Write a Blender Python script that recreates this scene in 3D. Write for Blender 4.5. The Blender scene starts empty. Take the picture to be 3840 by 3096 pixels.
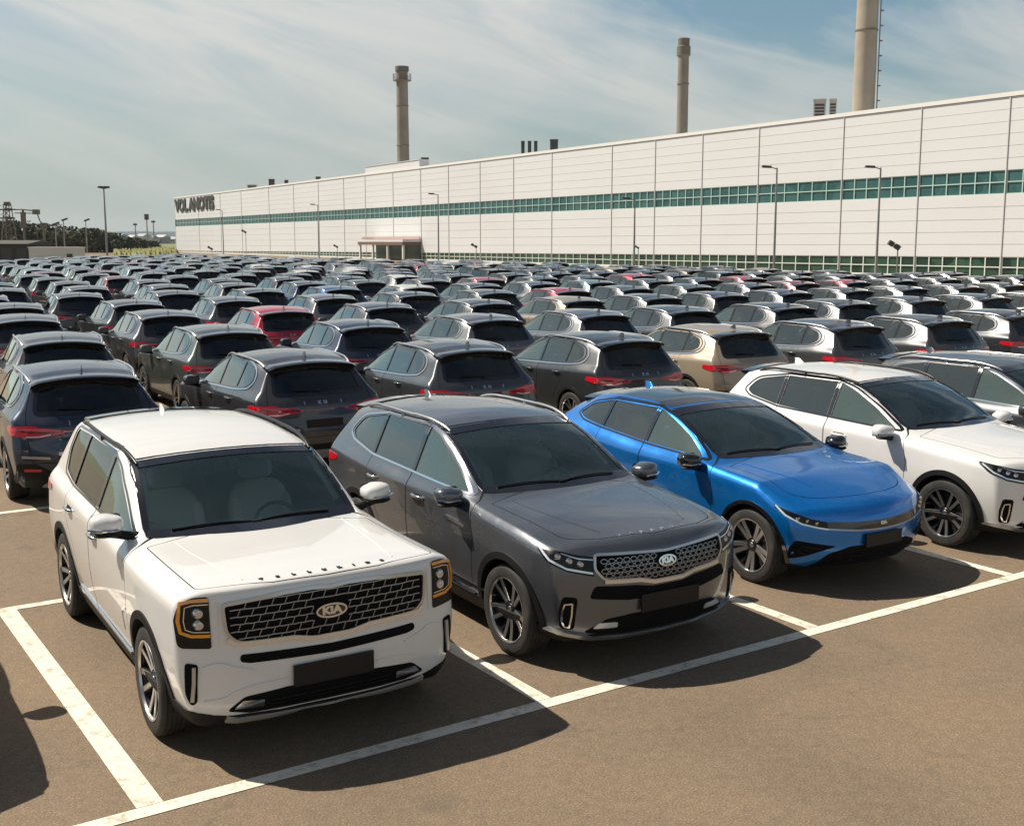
import bpy, bmesh, math, random
import numpy as np
from mathutils import Vector, Matrix, geometry
from mathutils.bvhtree import BVHTree
R = math.radians
scene = bpy.context.scene
COL = scene.collection
random.seed(7)

# ------------------------------------------------------------------ camera, sky, sun, exposure
CAM_H = 3.15
cam_d = bpy.data.cameras.new('camera'); cam = bpy.data.objects.new('camera', cam_d); COL.objects.link(cam)
cam_d.sensor_width = 36.0; cam_d.lens = 40.55; cam_d.clip_end = 9000; cam_d.clip_start = 0.05
cam.location = (0, 0, CAM_H); cam.rotation_euler = (R(90-8.51), 0, 0)
scene.camera = cam
SKX, SKZ = 2.59, 0.861
SUN_AZ, SUN_EL = R(-72.0), R(51.0)          # azimuth from +Y towards +X
scene.view_settings.view_transform = 'Standard'; scene.view_settings.look = 'None'
scene.view_settings.exposure = 0.40; scene.view_settings.gamma = 1.0
sd = bpy.data.lights.new('sun', 'SUN'); sd.energy = 5.0; sd.angle = R(0.5); sd.color = (1.0, 0.90, 0.76)
so = bpy.data.objects.new('sun', sd); COL.objects.link(so)
so.rotation_euler = (R(90)-SUN_EL, 0, math.pi-SUN_AZ)
so.location = (-20, 10, 30)

w = bpy.data.worlds.new('World'); scene.world = w; w.use_nodes = True
nt = w.node_tree; nt.nodes.clear()
def N(nt, t, **k):
    n = nt.nodes.new(t)
    for a, b in k.items():
        if hasattr(n, a): setattr(n, a, b)
    return n
def mathn(nt, op, a, b=None, clamp=False):
    n = nt.nodes.new('ShaderNodeMath'); n.operation = op; n.use_clamp = clamp
    for i, v in enumerate((a, b)):
        if v is None: continue
        if isinstance(v, (int, float)): n.inputs[i].default_value = v
        else: nt.links.new(v, n.inputs[i])
    return n.outputs[0]
def mixc(nt, fac, a, b, mode='MIX'):
    n = nt.nodes.new('ShaderNodeMix'); n.data_type = 'RGBA'; n.blend_type = mode
    for i, v in ((0, fac), (6, a), (7, b)):
        if isinstance(v, (int, float)): n.inputs[i].default_value = v
        elif isinstance(v, (tuple, list)): n.inputs[i].default_value = (*v[:3], 1)
        else: nt.links.new(v, n.inputs[i])
    return n.outputs[2]
def ramp(nt, fac, stops):
    n = nt.nodes.new('ShaderNodeValToRGB')
    e = n.color_ramp.elements
    while len(e) < len(stops): e.new(0.5)
    for i, (p, c) in enumerate(stops):
        e[i].position = p; e[i].color = (*c, 1) if isinstance(c, (tuple, list)) else (c, c, c, 1)
    nt.links.new(fac, n.inputs[0]); return n.outputs[0]
def noise(nt, vec, scale, detail=4, rough=0.5, dist=0.0):
    n = nt.nodes.new('ShaderNodeTexNoise'); n.inputs['Scale'].default_value = scale
    n.inputs['Detail'].default_value = detail; n.inputs['Roughness'].default_value = rough
    n.inputs['Distortion'].default_value = dist
    if vec is not None: nt.links.new(vec, n.inputs['Vector'])
    return n.outputs['Fac']
sky = N(nt, 'ShaderNodeTexSky', sky_type='NISHITA', sun_disc=False)
sky.sun_elevation = SUN_EL; sky.sun_rotation = SUN_AZ; sky.altitude = 50
sky.air_density = 1.0; sky.dust_density = 2.0; sky.ozone_density = 1.5
tc = N(nt, 'ShaderNodeTexCoord')
sep = N(nt, 'ShaderNodeSeparateXYZ'); nt.links.new(tc.outputs['Generated'], sep.inputs[0])
mp = N(nt, 'ShaderNodeMapping'); mp.vector_type = 'TEXTURE'; nt.links.new(tc.outputs['Generated'], mp.inputs[0])
mp.inputs['Rotation'].default_value = (0, R(13), 0); mp.inputs['Scale'].default_value = (0.62, 0.9, 0.17); mp.inputs['Location'].default_value = (SKX, 0, SKZ)
n1 = noise(nt, mp.outputs[0], 1.15, 6, 0.50, 0.5)
mp2 = N(nt, 'ShaderNodeMapping'); mp2.vector_type = 'TEXTURE'; nt.links.new(tc.outputs['Generated'], mp2.inputs[0])
mp2.inputs['Rotation'].default_value = (0, R(17), 0); mp2.inputs['Scale'].default_value = (0.50, 0.9, 0.085); mp2.inputs['Location'].default_value = (SKX, 0, SKZ)
n2 = noise(nt, mp2.outputs[0], 1.6, 8, 0.60, 0.6)
cl = mathn(nt, 'ADD', mathn(nt, 'MULTIPLY', n1, 0.70), mathn(nt, 'MULTIPLY', n2, 0.30))
mask = ramp(nt, cl, [(0.42, 0.0), (0.50, 0.58), (0.58, 1.0)])
cc = ramp(nt, n2, [(0.3, (8.6, 9.0, 9.1)), (0.65, (11.2, 11.0, 10.4))])
# cloud thins out overhead; sky up there is dimmed to deepen the shadows
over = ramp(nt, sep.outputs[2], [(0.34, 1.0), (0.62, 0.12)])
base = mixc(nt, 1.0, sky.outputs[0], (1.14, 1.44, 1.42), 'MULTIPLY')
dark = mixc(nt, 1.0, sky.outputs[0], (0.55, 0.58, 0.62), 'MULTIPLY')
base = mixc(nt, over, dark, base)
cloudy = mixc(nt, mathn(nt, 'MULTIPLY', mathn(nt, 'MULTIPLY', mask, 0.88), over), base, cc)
veil = ramp(nt, sep.outputs[2], [(0.0, 0.90), (0.09, 0.42), (0.17, 0.05), (0.30, 0.0)])
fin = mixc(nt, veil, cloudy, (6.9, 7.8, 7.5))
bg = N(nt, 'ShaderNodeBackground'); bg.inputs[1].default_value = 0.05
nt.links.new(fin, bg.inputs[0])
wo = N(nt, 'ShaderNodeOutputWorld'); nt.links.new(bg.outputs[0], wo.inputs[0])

# ------------------------------------------------------------------ helpers
def tag(o, label=None, cat=None, group=None, kind=None):
    if label: o['label'] = label
    if cat: o['category'] = cat
    if group: o['group'] = group
    if kind: o['kind'] = kind
    return o
def empty(name, loc=(0,0,0), rz=0):
    o = bpy.data.objects.new(name, None); COL.objects.link(o); o.location = loc; o.rotation_euler = (0,0,rz)
    o.empty_display_size = 0.3; return o
def mat(name, col, rough=0.5, metal=0.0, coat=0.0, spec=0.5, emit=None):
    m = bpy.data.materials.new(name); m.use_nodes = True
    b = m.node_tree.nodes['Principled BSDF']
    b.inputs['Base Color'].default_value = (*col, 1); b.inputs['Roughness'].default_value = rough
    b.inputs['Metallic'].default_value = metal; b.inputs['Coat Weight'].default_value = coat
    b.inputs['Coat Roughness'].default_value = 0.03; b.inputs['Specular IOR Level'].default_value = spec
    if emit: b.inputs['Emission Color'].default_value = (*emit, 1); b.inputs['Emission Strength'].default_value = 1
    return m
def bumpy(m, scale, strength, dist=0.01, detail=4):
    t = m.node_tree; b = t.nodes['Principled BSDF']
    c = N(t, 'ShaderNodeTexCoord'); nz = noise(t, c.outputs['Object'], scale, detail, 0.6)
    bp = N(t, 'ShaderNodeBump'); bp.inputs['Strength'].default_value = strength; bp.inputs['Distance'].default_value = dist
    t.links.new(nz, bp.inputs['Height']); t.links.new(bp.outputs[0], b.inputs['Normal']); return m
def dirty(m, col, scale=3.0, amt=0.4, lo=0.45, hi=0.7):
    """uneven dust / wear mixed over the base colour"""
    t = m.node_tree; b = t.nodes['Principled BSDF']
    c = N(t, 'ShaderNodeTexCoord'); nz = noise(t, c.outputs['Object'], scale, 8, 0.6)
    f = ramp(t, nz, [(lo, 0.0), (hi, amt)])
    base = tuple(b.inputs['Base Color'].default_value[:3])
    t.links.new(mixc(t, f, base, col), b.inputs['Base Color']); return m
def glass(name, tint, refl=1.0, rough=0.02, dens=0.0, dcol=(0.01,0.012,0.014)):
    """tinted car glass: coloured transmission, fresnel reflection, 'dens' of dark film"""
    m = bpy.data.materials.new(name); m.use_nodes = True; t = m.node_tree; t.nodes.clear()
    tr = N(t, 'ShaderNodeBsdfTransparent'); tr.inputs[0].default_value = (*tint, 1)
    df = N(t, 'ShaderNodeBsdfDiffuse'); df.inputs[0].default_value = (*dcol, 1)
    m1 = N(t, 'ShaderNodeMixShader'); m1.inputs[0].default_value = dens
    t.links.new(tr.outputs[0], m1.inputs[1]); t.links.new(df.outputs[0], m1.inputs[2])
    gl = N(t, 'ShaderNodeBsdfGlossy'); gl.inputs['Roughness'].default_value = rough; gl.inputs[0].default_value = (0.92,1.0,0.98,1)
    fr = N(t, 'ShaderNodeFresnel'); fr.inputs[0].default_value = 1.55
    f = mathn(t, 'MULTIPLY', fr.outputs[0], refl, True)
    m2 = N(t, 'ShaderNodeMixShader'); t.links.new(f, m2.inputs[0])
    t.links.new(m1.outputs[0], m2.inputs[1]); t.links.new(gl.outputs[0], m2.inputs[2])
    o = N(t, 'ShaderNodeOutputMaterial'); t.links.new(m2.outputs[0], o.inputs[0]); return m

class MB:
    """collects shapes into one mesh"""
    def __init__(s): s.v = []; s.f = []; s.m = []; s.mi = 0
    def add(s, vs, fs):
        b = len(s.v); s.v.extend([tuple(p) for p in vs])
        for f in fs: s.f.append(tuple(i+b for i in f)); s.m.append(s.mi)
        return s
    def box(s, c, d, rot=None):
        x,y,z = [q/2 for q in d]
        vs = [Vector((a*x,b*y,e*z)) for a in (-1,1) for b in (-1,1) for e in (-1,1)]
        if rot is not None: vs = [rot @ p for p in vs]
        vs = [p+Vector(c) for p in vs]
        return s.add(vs, [(0,1,3,2),(4,6,7,5),(0,4,5,1),(2,3,7,6),(0,2,6,4),(1,5,7,3)])
    def bbox(s, lo, hi): return s.box([(a+b)/2 for a,b in zip(lo,hi)], [b-a for a,b in zip(lo,hi)])
    def loft(s, rings, closed=True, caps=True):
        n = len(rings[0]); vs = [p for r in rings for p in r]; fs = []
        for i in range(len(rings)-1):
            for j in range(n if closed else n-1):
                k = (j+1) % n
                fs.append((i*n+j, i*n+k, (i+1)*n+k, (i+1)*n+j))
        if caps and closed:
            fs.append(tuple(range(n-1,-1,-1))); fs.append(tuple((len(rings)-1)*n+j for j in range(n)))
        return s.add(vs, fs)
    def tube(s, pts, r, n=8):
        pts = [Vector(p) for p in pts]; rings = []
        rs = r if isinstance(r, (list, tuple)) else [r]*len(pts)
        for i, p in enumerate(pts):
            t = (pts[min(i+1,len(pts)-1)]-pts[max(i-1,0)]).normalized()
            a = Vector((0,0,1)) if abs(t.z) < 0.9 else Vector((1,0,0))
            u = t.cross(a).normalized(); w_ = t.cross(u)
            rings.append([p+(u*math.cos(q)+w_*math.sin(q))*rs[i] for q in [2*math.pi*k/n for k in range(n)]])
        return s.loft(rings)
    def lathe(s, prof, n=32, axis='y', c=(0,0,0)):
        """prof: list of (r, h); revolved round axis through c"""
        rings = []
        for r, h in prof:
            ring = []
            for k in range(n):
                a = 2*math.pi*k/n
                if axis == 'z': p = (r*math.cos(a), r*math.sin(a), h)
                elif axis == 'x': p = (h, r*math.cos(a), r*math.sin(a))
                else: p = (r*math.sin(a), h, r*math.cos(a))
                ring.append(Vector(p)+Vector(c))
            rings.append(ring)
        return s.loft(rings, caps=True)
    def ell(s, c, d, n=12, m=8, rot=None, pw=1.0):
        rings = []
        for i in range(1, m):
            t = math.pi*i/m; ring = []
            for k in range(n):
                a = 2*math.pi*k/n
                def sg(q): return math.copysign(abs(q)**pw, q)
                p = Vector((d[0]*sg(math.cos(a))*sg(math.sin(t)), d[1]*sg(math.sin(a))*sg(math.sin(t)), d[2]*sg(math.cos(t))))
                if rot is not None: p = rot @ p
                ring.append(p+Vector(c))
            rings.append(ring)
        return s.loft(rings)
    def mir(s):
        o = MB(); o.v = [(x,-y,z) for x,y,z in s.v]; o.f = [tuple(reversed(f)) for f in s.f]; o.m = list(s.m); return o
    def xf(s, M):
        s.v = [tuple(M @ Vector(p)) for p in s.v]; return s
    def join(s, o, mi=None):
        b = len(s.v); s.v.extend(o.v)
        for f, m in zip(o.f, o.m): s.f.append(tuple(i+b for i in f)); s.m.append(m if mi is None else mi)
        return s
    def mesh(s, name, mats, smooth=None):
        me = bpy.data.meshes.new(name); me.from_pydata(s.v, [], s.f)
        for m in (mats if isinstance(mats, (list, tuple)) else [mats]): me.materials.append(m)
        if max(s.m, default=0) > 0: me.polygons.foreach_set('material_index', s.m)
        if smooth:
            me.polygons.foreach_set('use_smooth', [True]*len(me.polygons)); me.set_sharp_from_angle(angle=R(smooth))
        me.update(); return me
    def build(s, name, mats, parent=None, smooth=40, fix=True):
        me = s.mesh(name, mats)
        if fix:
            bm = bmesh.new(); bm.from_mesh(me); bmesh.ops.recalc_face_normals(bm, faces=bm.faces); bm.to_mesh(me); bm.free()
        if smooth:
            me.polygons.foreach_set('use_smooth', [True]*len(me.polygons)); me.set_sharp_from_angle(angle=R(smooth))
        o = bpy.data.objects.new(name, me); COL.objects.link(o)
        if parent is not None: o.parent = parent
        return o
def smoothstep(a, b, x):
    t = min(1, max(0, (x-a)/(b-a))); return t*t*(3-2*t)
class Pch:
    """monotone cubic through keys"""
    def __init__(s, xs, ys):
        o = sorted(range(len(xs)), key=lambda i: xs[i]); s.x = np.array([xs[i] for i in o], float); s.y = np.array([ys[i] for i in o], float)
        h = np.diff(s.x); dl = np.diff(s.y)/h; n = len(s.x); d = np.zeros(n)
        if n > 2:
            for i in range(1, n-1):
                if dl[i-1]*dl[i] > 0:
                    w1 = 2*h[i]+h[i-1]; w2 = h[i]+2*h[i-1]; d[i] = (w1+w2)/(w1/dl[i-1]+w2/dl[i])
        d[0] = dl[0]; d[-1] = dl[-1]; s.d = d
    def __call__(s, q):
        q = min(max(q, s.x[0]), s.x[-1]); i = min(max(int(np.searchsorted(s.x, q))-1, 0), len(s.x)-2)
        h = s.x[i+1]-s.x[i]; t = (q-s.x[i])/h
        return float((2*t**3-3*t*t+1)*s.y[i]+(t**3-2*t*t+t)*h*s.d[i]+(-2*t**3+3*t*t)*s.y[i+1]+(t**3-t*t)*h*s.d[i+1])
def rp(pts, n=5):
    """closed 2-D polygon with rounded corners: pts (x, y[, radius])"""
    out = []; L = len(pts)
    for i in range(L):
        p = Vector(pts[i][:2]); r = pts[i][2] if len(pts[i]) > 2 else 0
        if r <= 0: out.append(tuple(p)); continue
        a = Vector(pts[i-1][:2])-p; b = Vector(pts[(i+1) % L][:2])-p
        ra = min(r, a.length*0.49); rb = min(r, b.length*0.49)
        A = p+a.normalized()*ra; B = p+b.normalized()*rb
        for k in range(n+1):
            t = k/n; q = A*(1-t)**2+p*2*t*(1-t)+B*t*t; out.append(tuple(q))
    return out
def sp(pts, n=6, closed=False):
    """Catmull-Rom through 2-D points"""
    P = [Vector(p) for p in pts]; L = len(P); out = []
    rng = range(L) if closed else range(L-1)
    for i in rng:
        p0 = P[i-1] if (closed or i > 0) else P[i]*2-P[i+1]
        p1 = P[i]; p2 = P[(i+1) % L]; p3 = P[(i+2) % L] if (closed or i+2 < L) else p2*2-p1
        for k in range(n):
            t = k/n
            out.append(tuple(0.5*((2*p1)+(p2-p0)*t+(2*p0-5*p1+4*p2-p3)*t*t+(3*p1-p0-3*p2+p3)*t**3)))
    if not closed: out.append(tuple(P[-1]))
    return out
# ------------------------------------------------------------------ materials shared by the cars
def paint(name, col, metal=0.0, rough=0.32, dust=0.06):
    m = mat(name, col, rough, metal, coat=1.0)
    m.node_tree.nodes['Principled BSDF'].inputs['Coat Roughness'].default_value = 0.025
    t = m.node_tree; b = t.nodes['Principled BSDF']
    c = N(t, 'ShaderNodeTexCoord'); nz = noise(t, c.outputs['Object'], 2.2, 7, 0.65)
    f = ramp(t, nz, [(0.42, 0.0), (0.75, dust)])     # thin film of yard dust
    t.links.new(mixc(t, f, col, (0.30, 0.27, 0.23)), b.inputs['Base Color'])
    rr = ramp(t, nz, [(0.4, rough), (0.8, min(1, rough+0.2))]); t.links.new(rr, b.inputs['Roughness'])
    return m
M_WHITE = paint('white_paint', (0.72, 0.715, 0.70), 0.0, 0.30)
M_WHITE2 = paint('pearl_white_paint', (0.72, 0.715, 0.705), 0.0, 0.28)
M_GRAPH = paint('graphite_paint', (0.118, 0.129, 0.150), 0.65, 0.25)
M_BLUE = paint('blue_paint', (0.0, 0.175, 0.58), 0.6, 0.26, 0.02)
M_PL = dirty(mat('black_plastic', (0.008, 0.008, 0.009), 0.6, spec=0.25), (0.04, 0.035, 0.03), 4, 0.2)
M_MOUTH = mat('matt_black_mesh', (0.004, 0.004, 0.005), 0.8, spec=0.15)
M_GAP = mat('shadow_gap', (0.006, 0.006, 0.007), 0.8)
M_GLOSSBK = mat('gloss_black', (0.008, 0.008, 0.010), 0.08, coat=1.0)
M_CHROME = mat('chrome', (0.72, 0.74, 0.77), 0.12, 1.0)
M_SATIN = mat('satin_silver', (0.50, 0.51, 0.52), 0.30, 0.9)
M_GRMESH = mat('grille_metal', (0.34, 0.35, 0.37), 0.35, 0.9)
M_SKID = mat('skid_silver', (0.52, 0.50, 0.47), 0.42, 0.5)
M_TYRE = bumpy(dirty(mat('tyre_rubber', (0.020, 0.020, 0.020), 0.75), (0.09, 0.075, 0.06), 5, 0.5), 60, 0.3, 0.003)
M_RIMD = mat('rim_dark', (0.03, 0.03, 0.033), 0.35, 0.6)
M_RIMS = mat('rim_machined', (0.62, 0.61, 0.60), 0.28, 0.95)
M_DISC = mat('brake_disc', (0.30, 0.29, 0.28), 0.4, 0.9)
M_LAMPIN = mat('lamp_reflector', (0.60, 0.62, 0.65), 0.15, 1.0)
M_LAMPDK = mat('lamp_housing', (0.004, 0.005, 0.006), 0.3, coat=0.2, spec=0.25)
M_AMBER = mat('amber_lens', (0.80, 0.30, 0.02), 0.18, coat=1.0)
M_RED = mat('red_lens', (0.60, 0.006, 0.020), 0.12, coat=1.0)
M_REDD = mat('dark_red_lens', (0.12, 0.004, 0.008), 0.10, coat=1.0)
M_LENS = mat('clear_lens', (0.75, 0.80, 0.85), 0.05, 0.4, coat=1.0)
M_PLATE = mat('plate_cover', (0.014, 0.012, 0.013), 0.5, spec=0.3)
M_SEATL = bumpy(mat('seat_light', (0.60, 0.57, 0.52), 0.7), 40, 0.2)
M_SEATD = bumpy(mat('seat_dark', (0.24, 0.24, 0.245), 0.6), 40, 0.2)
M_TRIMIN = mat('cabin_trim', (0.06, 0.064, 0.068), 0.7)
M_LINER = mat('headliner', (0.42, 0.41, 0.38), 0.9)
G_WS = glass('windscreen_glass', (0.90, 0.97, 0.95), 1.8, 0.01, 0.08, (0.11,0.20,0.20))  # teal film paints in reflected sky, fresnel pushed up as well
G_FR = glass('front_door_glass', (0.66, 0.86, 0.80), 1.8, 0.01, 0.16, (0.25,0.38,0.35))  # light teal film paints in the brightness of sky seen through and reflected
G_RR = glass('privacy_glass', (0.10, 0.11, 0.13), 1.5, 0.015, 0.55, (0.006,0.007,0.009))
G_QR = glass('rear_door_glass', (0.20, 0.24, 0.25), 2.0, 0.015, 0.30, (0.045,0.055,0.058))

COLS = ('z0','wl','wm','zm','ws','zs','wg','zg','wr','zr','zt','rR')
class Car:
    """body surface: cross-sections along x, bent to a nose and a tail outline"""
    def __init__(s, sp_):
        s.__dict__.update(sp_)
        xs = [r[0] for r in s.rows]
        s.c = {n: Pch(xs, [r[i+1] for r in s.rows]) for i, n in enumerate(COLS)}
        s.F = Pch([q[0] for q in s.front], [q[1] for q in s.front]); s.Rr = Pch([q[0] for q in s.rear], [q[1] for q in s.rear])
        s.xe = max(q[1] for q in s.front); s.xq = min(q[1] for q in s.rear)
        s.parts = []
        if isinstance(s.ws, dict):      # windscreen outline from the pillar line: dict(xb, xt, in_, zb)
            d = s.ws; L = [];
            for k in range(9):
                x = d['xb']+(d['xt']-d['xb'])*k/8; L.append((s.c['wr'](x)-d['in_'], s.c['zr'](x)+0.012))
            yb, zb_ = L[0]; bot = [(-yb+2*yb*k/8, zb_+(d['zb']-zb_)*(1-(abs(k-4)/4)**2)) for k in range(9)]
            yt, zt_ = L[-1]; zt2 = s.c['zt'](d['xt'])-0.004
            top = [(yt-2*yt*k/8, zt2-(zt2-zt_)*(abs(k-4)/4)**2) for k in range(9)]
            s.ws = bot[:-1]+L[:-1]+top[:-1]+[(-y, z) for y, z in reversed(L[1:])]
        v, f = s.surface()
        s.v, s.f = v, f
        s.bvh = BVHTree.FromPolygons(v, f)
        me = bpy.data.meshes.new('tmp'); me.from_pydata(v, [], f); me.update()
        s.vn = [vv.normal.copy() for vv in me.vertices]; bpy.data.meshes.remove(me)
    def half(s, x):
        g = {n: s.c[n](x) for n in COLS}
        P = [(0, g['z0'], 0), (g['wl']-0.05, g['z0'], 0.02), (g['wl'], g['z0']+0.07, 0.06), (g['wm'], g['zm'], 0.16),
             (g['ws'], g['zs'], getattr(s, 'rS', 0.05)), (g['wg'], g['zg'], 0.02), (g['wr'], g['zr'], g['rR'])]
        out = [Vector((0, g['z0']))]
        nseg = [2, 1, 4, 4, 2, 4]          # straight pieces after each corner
        prev = Vector(P[0][:2])
        for i in range(1, len(P)):
            p = Vector(P[i][:2]); r = P[i][2]
            nx = Vector(P[i+1][:2]) if i+1 < len(P) else Vector((p.x*0.8, g['zt']-(g['zt']-p.y)*0.64))
            a = Vector(P[i-1][:2])-p; b = nx-p
            la, lb = a.length, b.length
            ra = min(r, la*0.45); rb = min(r, lb*0.45)
            A = p+(a/la*ra if la > 1e-6 else a); B = p+(b/lb*rb if lb > 1e-6 else b)
            st = out[-1]
            for k in range(1, nseg[i-1]): out.append(st.lerp(A, k/nseg[i-1]))
            for k in range(4): t = k/3; out.append(A*(1-t)**2+p*2*t*(1-t)+B*t*t)
        # crown
        y1, z1 = out[-1]; nn = 9
        for k in range(1, nn+1):
            y = y1*(1-k/nn); out.append(Vector((y, g['zt']-(g['zt']-z1)*(y/y1)**2)))
        return out
    def warp(s, x, y, z):
        hw = s.hw; a = min(1.0, abs(y)/hw)
        if x > s.xf0:
            t = (x-s.xf0)/(s.xe-s.xf0); X = s.F(z)-s.fsweep[0]*a**s.fsweep[1]
            return (s.xf0+t*(X-s.xf0), y, z)
        if x < s.xr0:
            t = (s.xr0-x)/(s.xr0-s.xq); X = s.Rr(z)+s.rsweep[0]*a**s.rsweep[1]
            return (s.xr0-t*(s.xr0-X), y, z)
        return (x, y, z)
    def surface(s):
        st = []; r = 0.05
        n = int((s.xe-s.xq)/0.055); A = s.xq+r; B = s.xe-r
        st = [(A+(B-A)*i/n, 0.0) for i in range(n+1)]
        fr = [(B+r*math.sin(q), r*(1-math.cos(q))) for q in [math.pi/2*k/5 for k in range(1, 5)]]
        rr = [(A-r*math.sin(q), r*(1-math.cos(q))) for q in [math.pi/2*k/5 for k in range(1, 5)]]
        seq = [(x, o, 1) for x, o in reversed(rr)]+[(x, o, 1) for x, o in st]+[(x, o, 1) for x, o in fr]
        rings = []
        for x, off, _ in seq:
            h = s.half(x); full = [(p.x, p.y) for p in h]+[(-p.x, p.y) for p in reversed(h[1:-1])]
            zc = 0.62; ring = []
            for y, z in full:
                d = math.hypot(y, z-zc); k = 1-off/max(d, 0.1); y, z = y*k, zc+(z-zc)*k
                ring.append(s.warp(x, y, z))
            rings.append(ring)
        m = MB(); nr = len(rings[0])
        m.loft(rings, caps=False)
        for end in (0, -1):
            x = seq[end][0]; off = seq[end][1]; base = s.xq if end == 0 else s.xe
            h = s.half(x); full = [(p.x, p.y) for p in h]+[(-p.x, p.y) for p in reversed(h[1:-1])]
            lv = 14; prev = [(0 if end == 0 else (len(rings)-1)*nr)+j for j in range(nr)]
            for l in range(1, lv):
                k = 1-l/lv; ring = []
                for y, z in full:
                    d = math.hypot(y, z-zc); q = 1-(r*1.02)/max(d, 0.1); yy, zz = y*q*k, zc+(z-zc)*q*k
                    ring.append(s.warp(base, yy, zz))
                b = len(m.v); m.v.extend(ring); cur = [b+j for j in range(nr)]
                for j in range(nr):
                    j2 = (j+1) % nr
                    f = (prev[j], prev[j2], cur[j2], cur[j])
                    m.f.append(f if end == -1 else tuple(reversed(f)))
                prev = cur
            b = len(m.v); m.v.append(s.warp(base, 0, zc))
            for j in range(nr):
                f = (prev[j], prev[(j+1) % nr], b); m.f.append(f if end == -1 else tuple(reversed(f)))
        # ring order is counter-clockwise seen from +x, so faces already point one way; make it outward
        bm = bmesh.new()
        vs = [bm.verts.new(p) for p in m.v]
        for f in m.f:
            try: bm.faces.new([vs[i] for i in f])
            except ValueError: pass
        bmesh.ops.recalc_face_normals(bm, faces=bm.faces)
        bm.verts.index_update()
        v = [x.co.copy() for x in bm.verts]; f = [[x.index for x in q.verts] for q in bm.faces]; bm.free()
        return v, f
    # ---- projection of flat outlines on the surface
    def ax(s, view):
        if view == 'top': return None
        th = {'front': 0, 'rear': 180, 'side': 90}.get(view, view)
        return th
    def proj(s, view, u, v, off):
        if view == 'top': o = Vector((u, v, 4)); d = Vector((0, 0, -1))
        elif view == 'side': o = Vector((u, 4, v)); d = Vector((0, -1, 0))
        elif view == 'front': o = Vector((6, u, v)); d = Vector((-1, 0, 0))
        elif view == 'rear': o = Vector((-9, u, v)); d = Vector((1, 0, 0))
        else:
            a = R(view); e = Vector((math.cos(a), math.sin(a), 0)); q = Vector((-math.sin(a), math.cos(a), 0))
            o = e*9+q*u; o.z = v; d = -e
        loc, nor, i, dist = s.bvh.ray_cast(o, d)
        if loc is None:
            m = o+d*(4 if view == 'top' else 5); loc, nor, i, dist = s.bvh.find_nearest(o+d*(9-1.2 if view not in ('top','side') else 3.2))
        n = s.snormal(loc, i)
        if n.dot(d) > 0: n = -n
        return loc+n*off
    def snormal(s, p, i):
        f = s.f[i]; w_ = [1/((s.v[k]-p).length+1e-4) for k in f]; n = Vector((0,0,0))
        for k, a in zip(f, w_): n += s.vn[k]*a
        return n.normalized()
    def patch(s, poly, view, off=0.003, th=0.02, grid=0.07, mb=None):
        mb = mb or MB()
        tri = geometry.tessellate_polygon([[Vector((a, b, 0)) for a, b in poly]])
        bm = bmesh.new(); vs = [bm.verts.new((a, b, 0)) for a, b in poly]
        for t in tri:
            try: bm.faces.new([vs[i] for i in t])
            except ValueError: pass
        x0, x1 = min(p[0] for p in poly), max(p[0] for p in poly); y0, y1 = min(p[1] for p in poly), max(p[1] for p in poly)
        for ax_, lo, hi in ((0, x0, x1), (1, y0, y1)):
            k = math.floor(lo/grid)+1
            while k*grid < hi:
                co = [0,0,0]; co[ax_] = k*grid; no = [0,0,0]; no[ax_] = 1
                bmesh.ops.bisect_plane(bm, geom=bm.verts[:]+bm.edges[:]+bm.faces[:], plane_co=co, plane_no=no, dist=1e-6); k += 1
        bmesh.ops.remove_doubles(bm, verts=bm.verts, dist=1e-5)
        bm.verts.index_update()
        out = [s.proj(view, p.co.x, p.co.y, off) for p in bm.verts]; inn = [s.proj(view, p.co.x, p.co.y, off-th) for p in bm.verts]
        n = len(out); fs = [[x.index for x in f.verts] for f in bm.faces]
        fl = []
        for e in bm.edges:
            if len(e.link_faces) == 1: a, b = e.verts[0].index, e.verts[1].index; fl.append((a, b, b+n, a+n))
        bm.free()
        if th > 0: mb.add(out+inn, fs+fl)
        else: mb.add(out, fs)
        return mb
    def strip(s, path, wd, view, off=0.004, th=0.012, closed=False, mb=None, step=0.04):
        mb = mb or MB(); P = [Vector(p) for p in path]; Q = []
        L = len(P)
        for i in range(L if closed else L-1):
            a, b = P[i], P[(i+1) % L]; n = max(1, int((b-a).length/step))
            for k in range(n): Q.append(a.lerp(b, k/n))
        if not closed: Q.append(P[-1])
        L = len(Q); rings = []
        for i in range(L):
            a = Q[(i-1) % L] if (closed or i > 0) else Q[i]; b = Q[(i+1) % L] if (closed or i < L-1) else Q[i]
            t = (b-a)
            if t.length < 1e-9: t = Vector((1, 0))
            t.normalize(); n = Vector((-t.y, t.x)); w_ = wd(i/(L-1)) if callable(wd) else wd
            A = Q[i]+n*w_/2; B = Q[i]-n*w_/2
            rings.append([s.proj(view, A.x, A.y, off-th), s.proj(view, A.x, A.y, off), s.proj(view, B.x, B.y, off), s.proj(view, B.x, B.y, off-th)])
        if closed: rings.append(rings[0])
        return mb.loft(rings, closed=True, caps=not closed)
    def obl(s, view, pts, side='front'):
        """outline given as seen from the front, as coordinates of an oblique view"""
        a = R(view); out = []
        for q in pts:
            p = s.proj(side, q[0], q[1], 0); out.append((-p.x*math.sin(a)+p.y*math.cos(a), q[1])+tuple(q[2:]))
        return out
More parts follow.
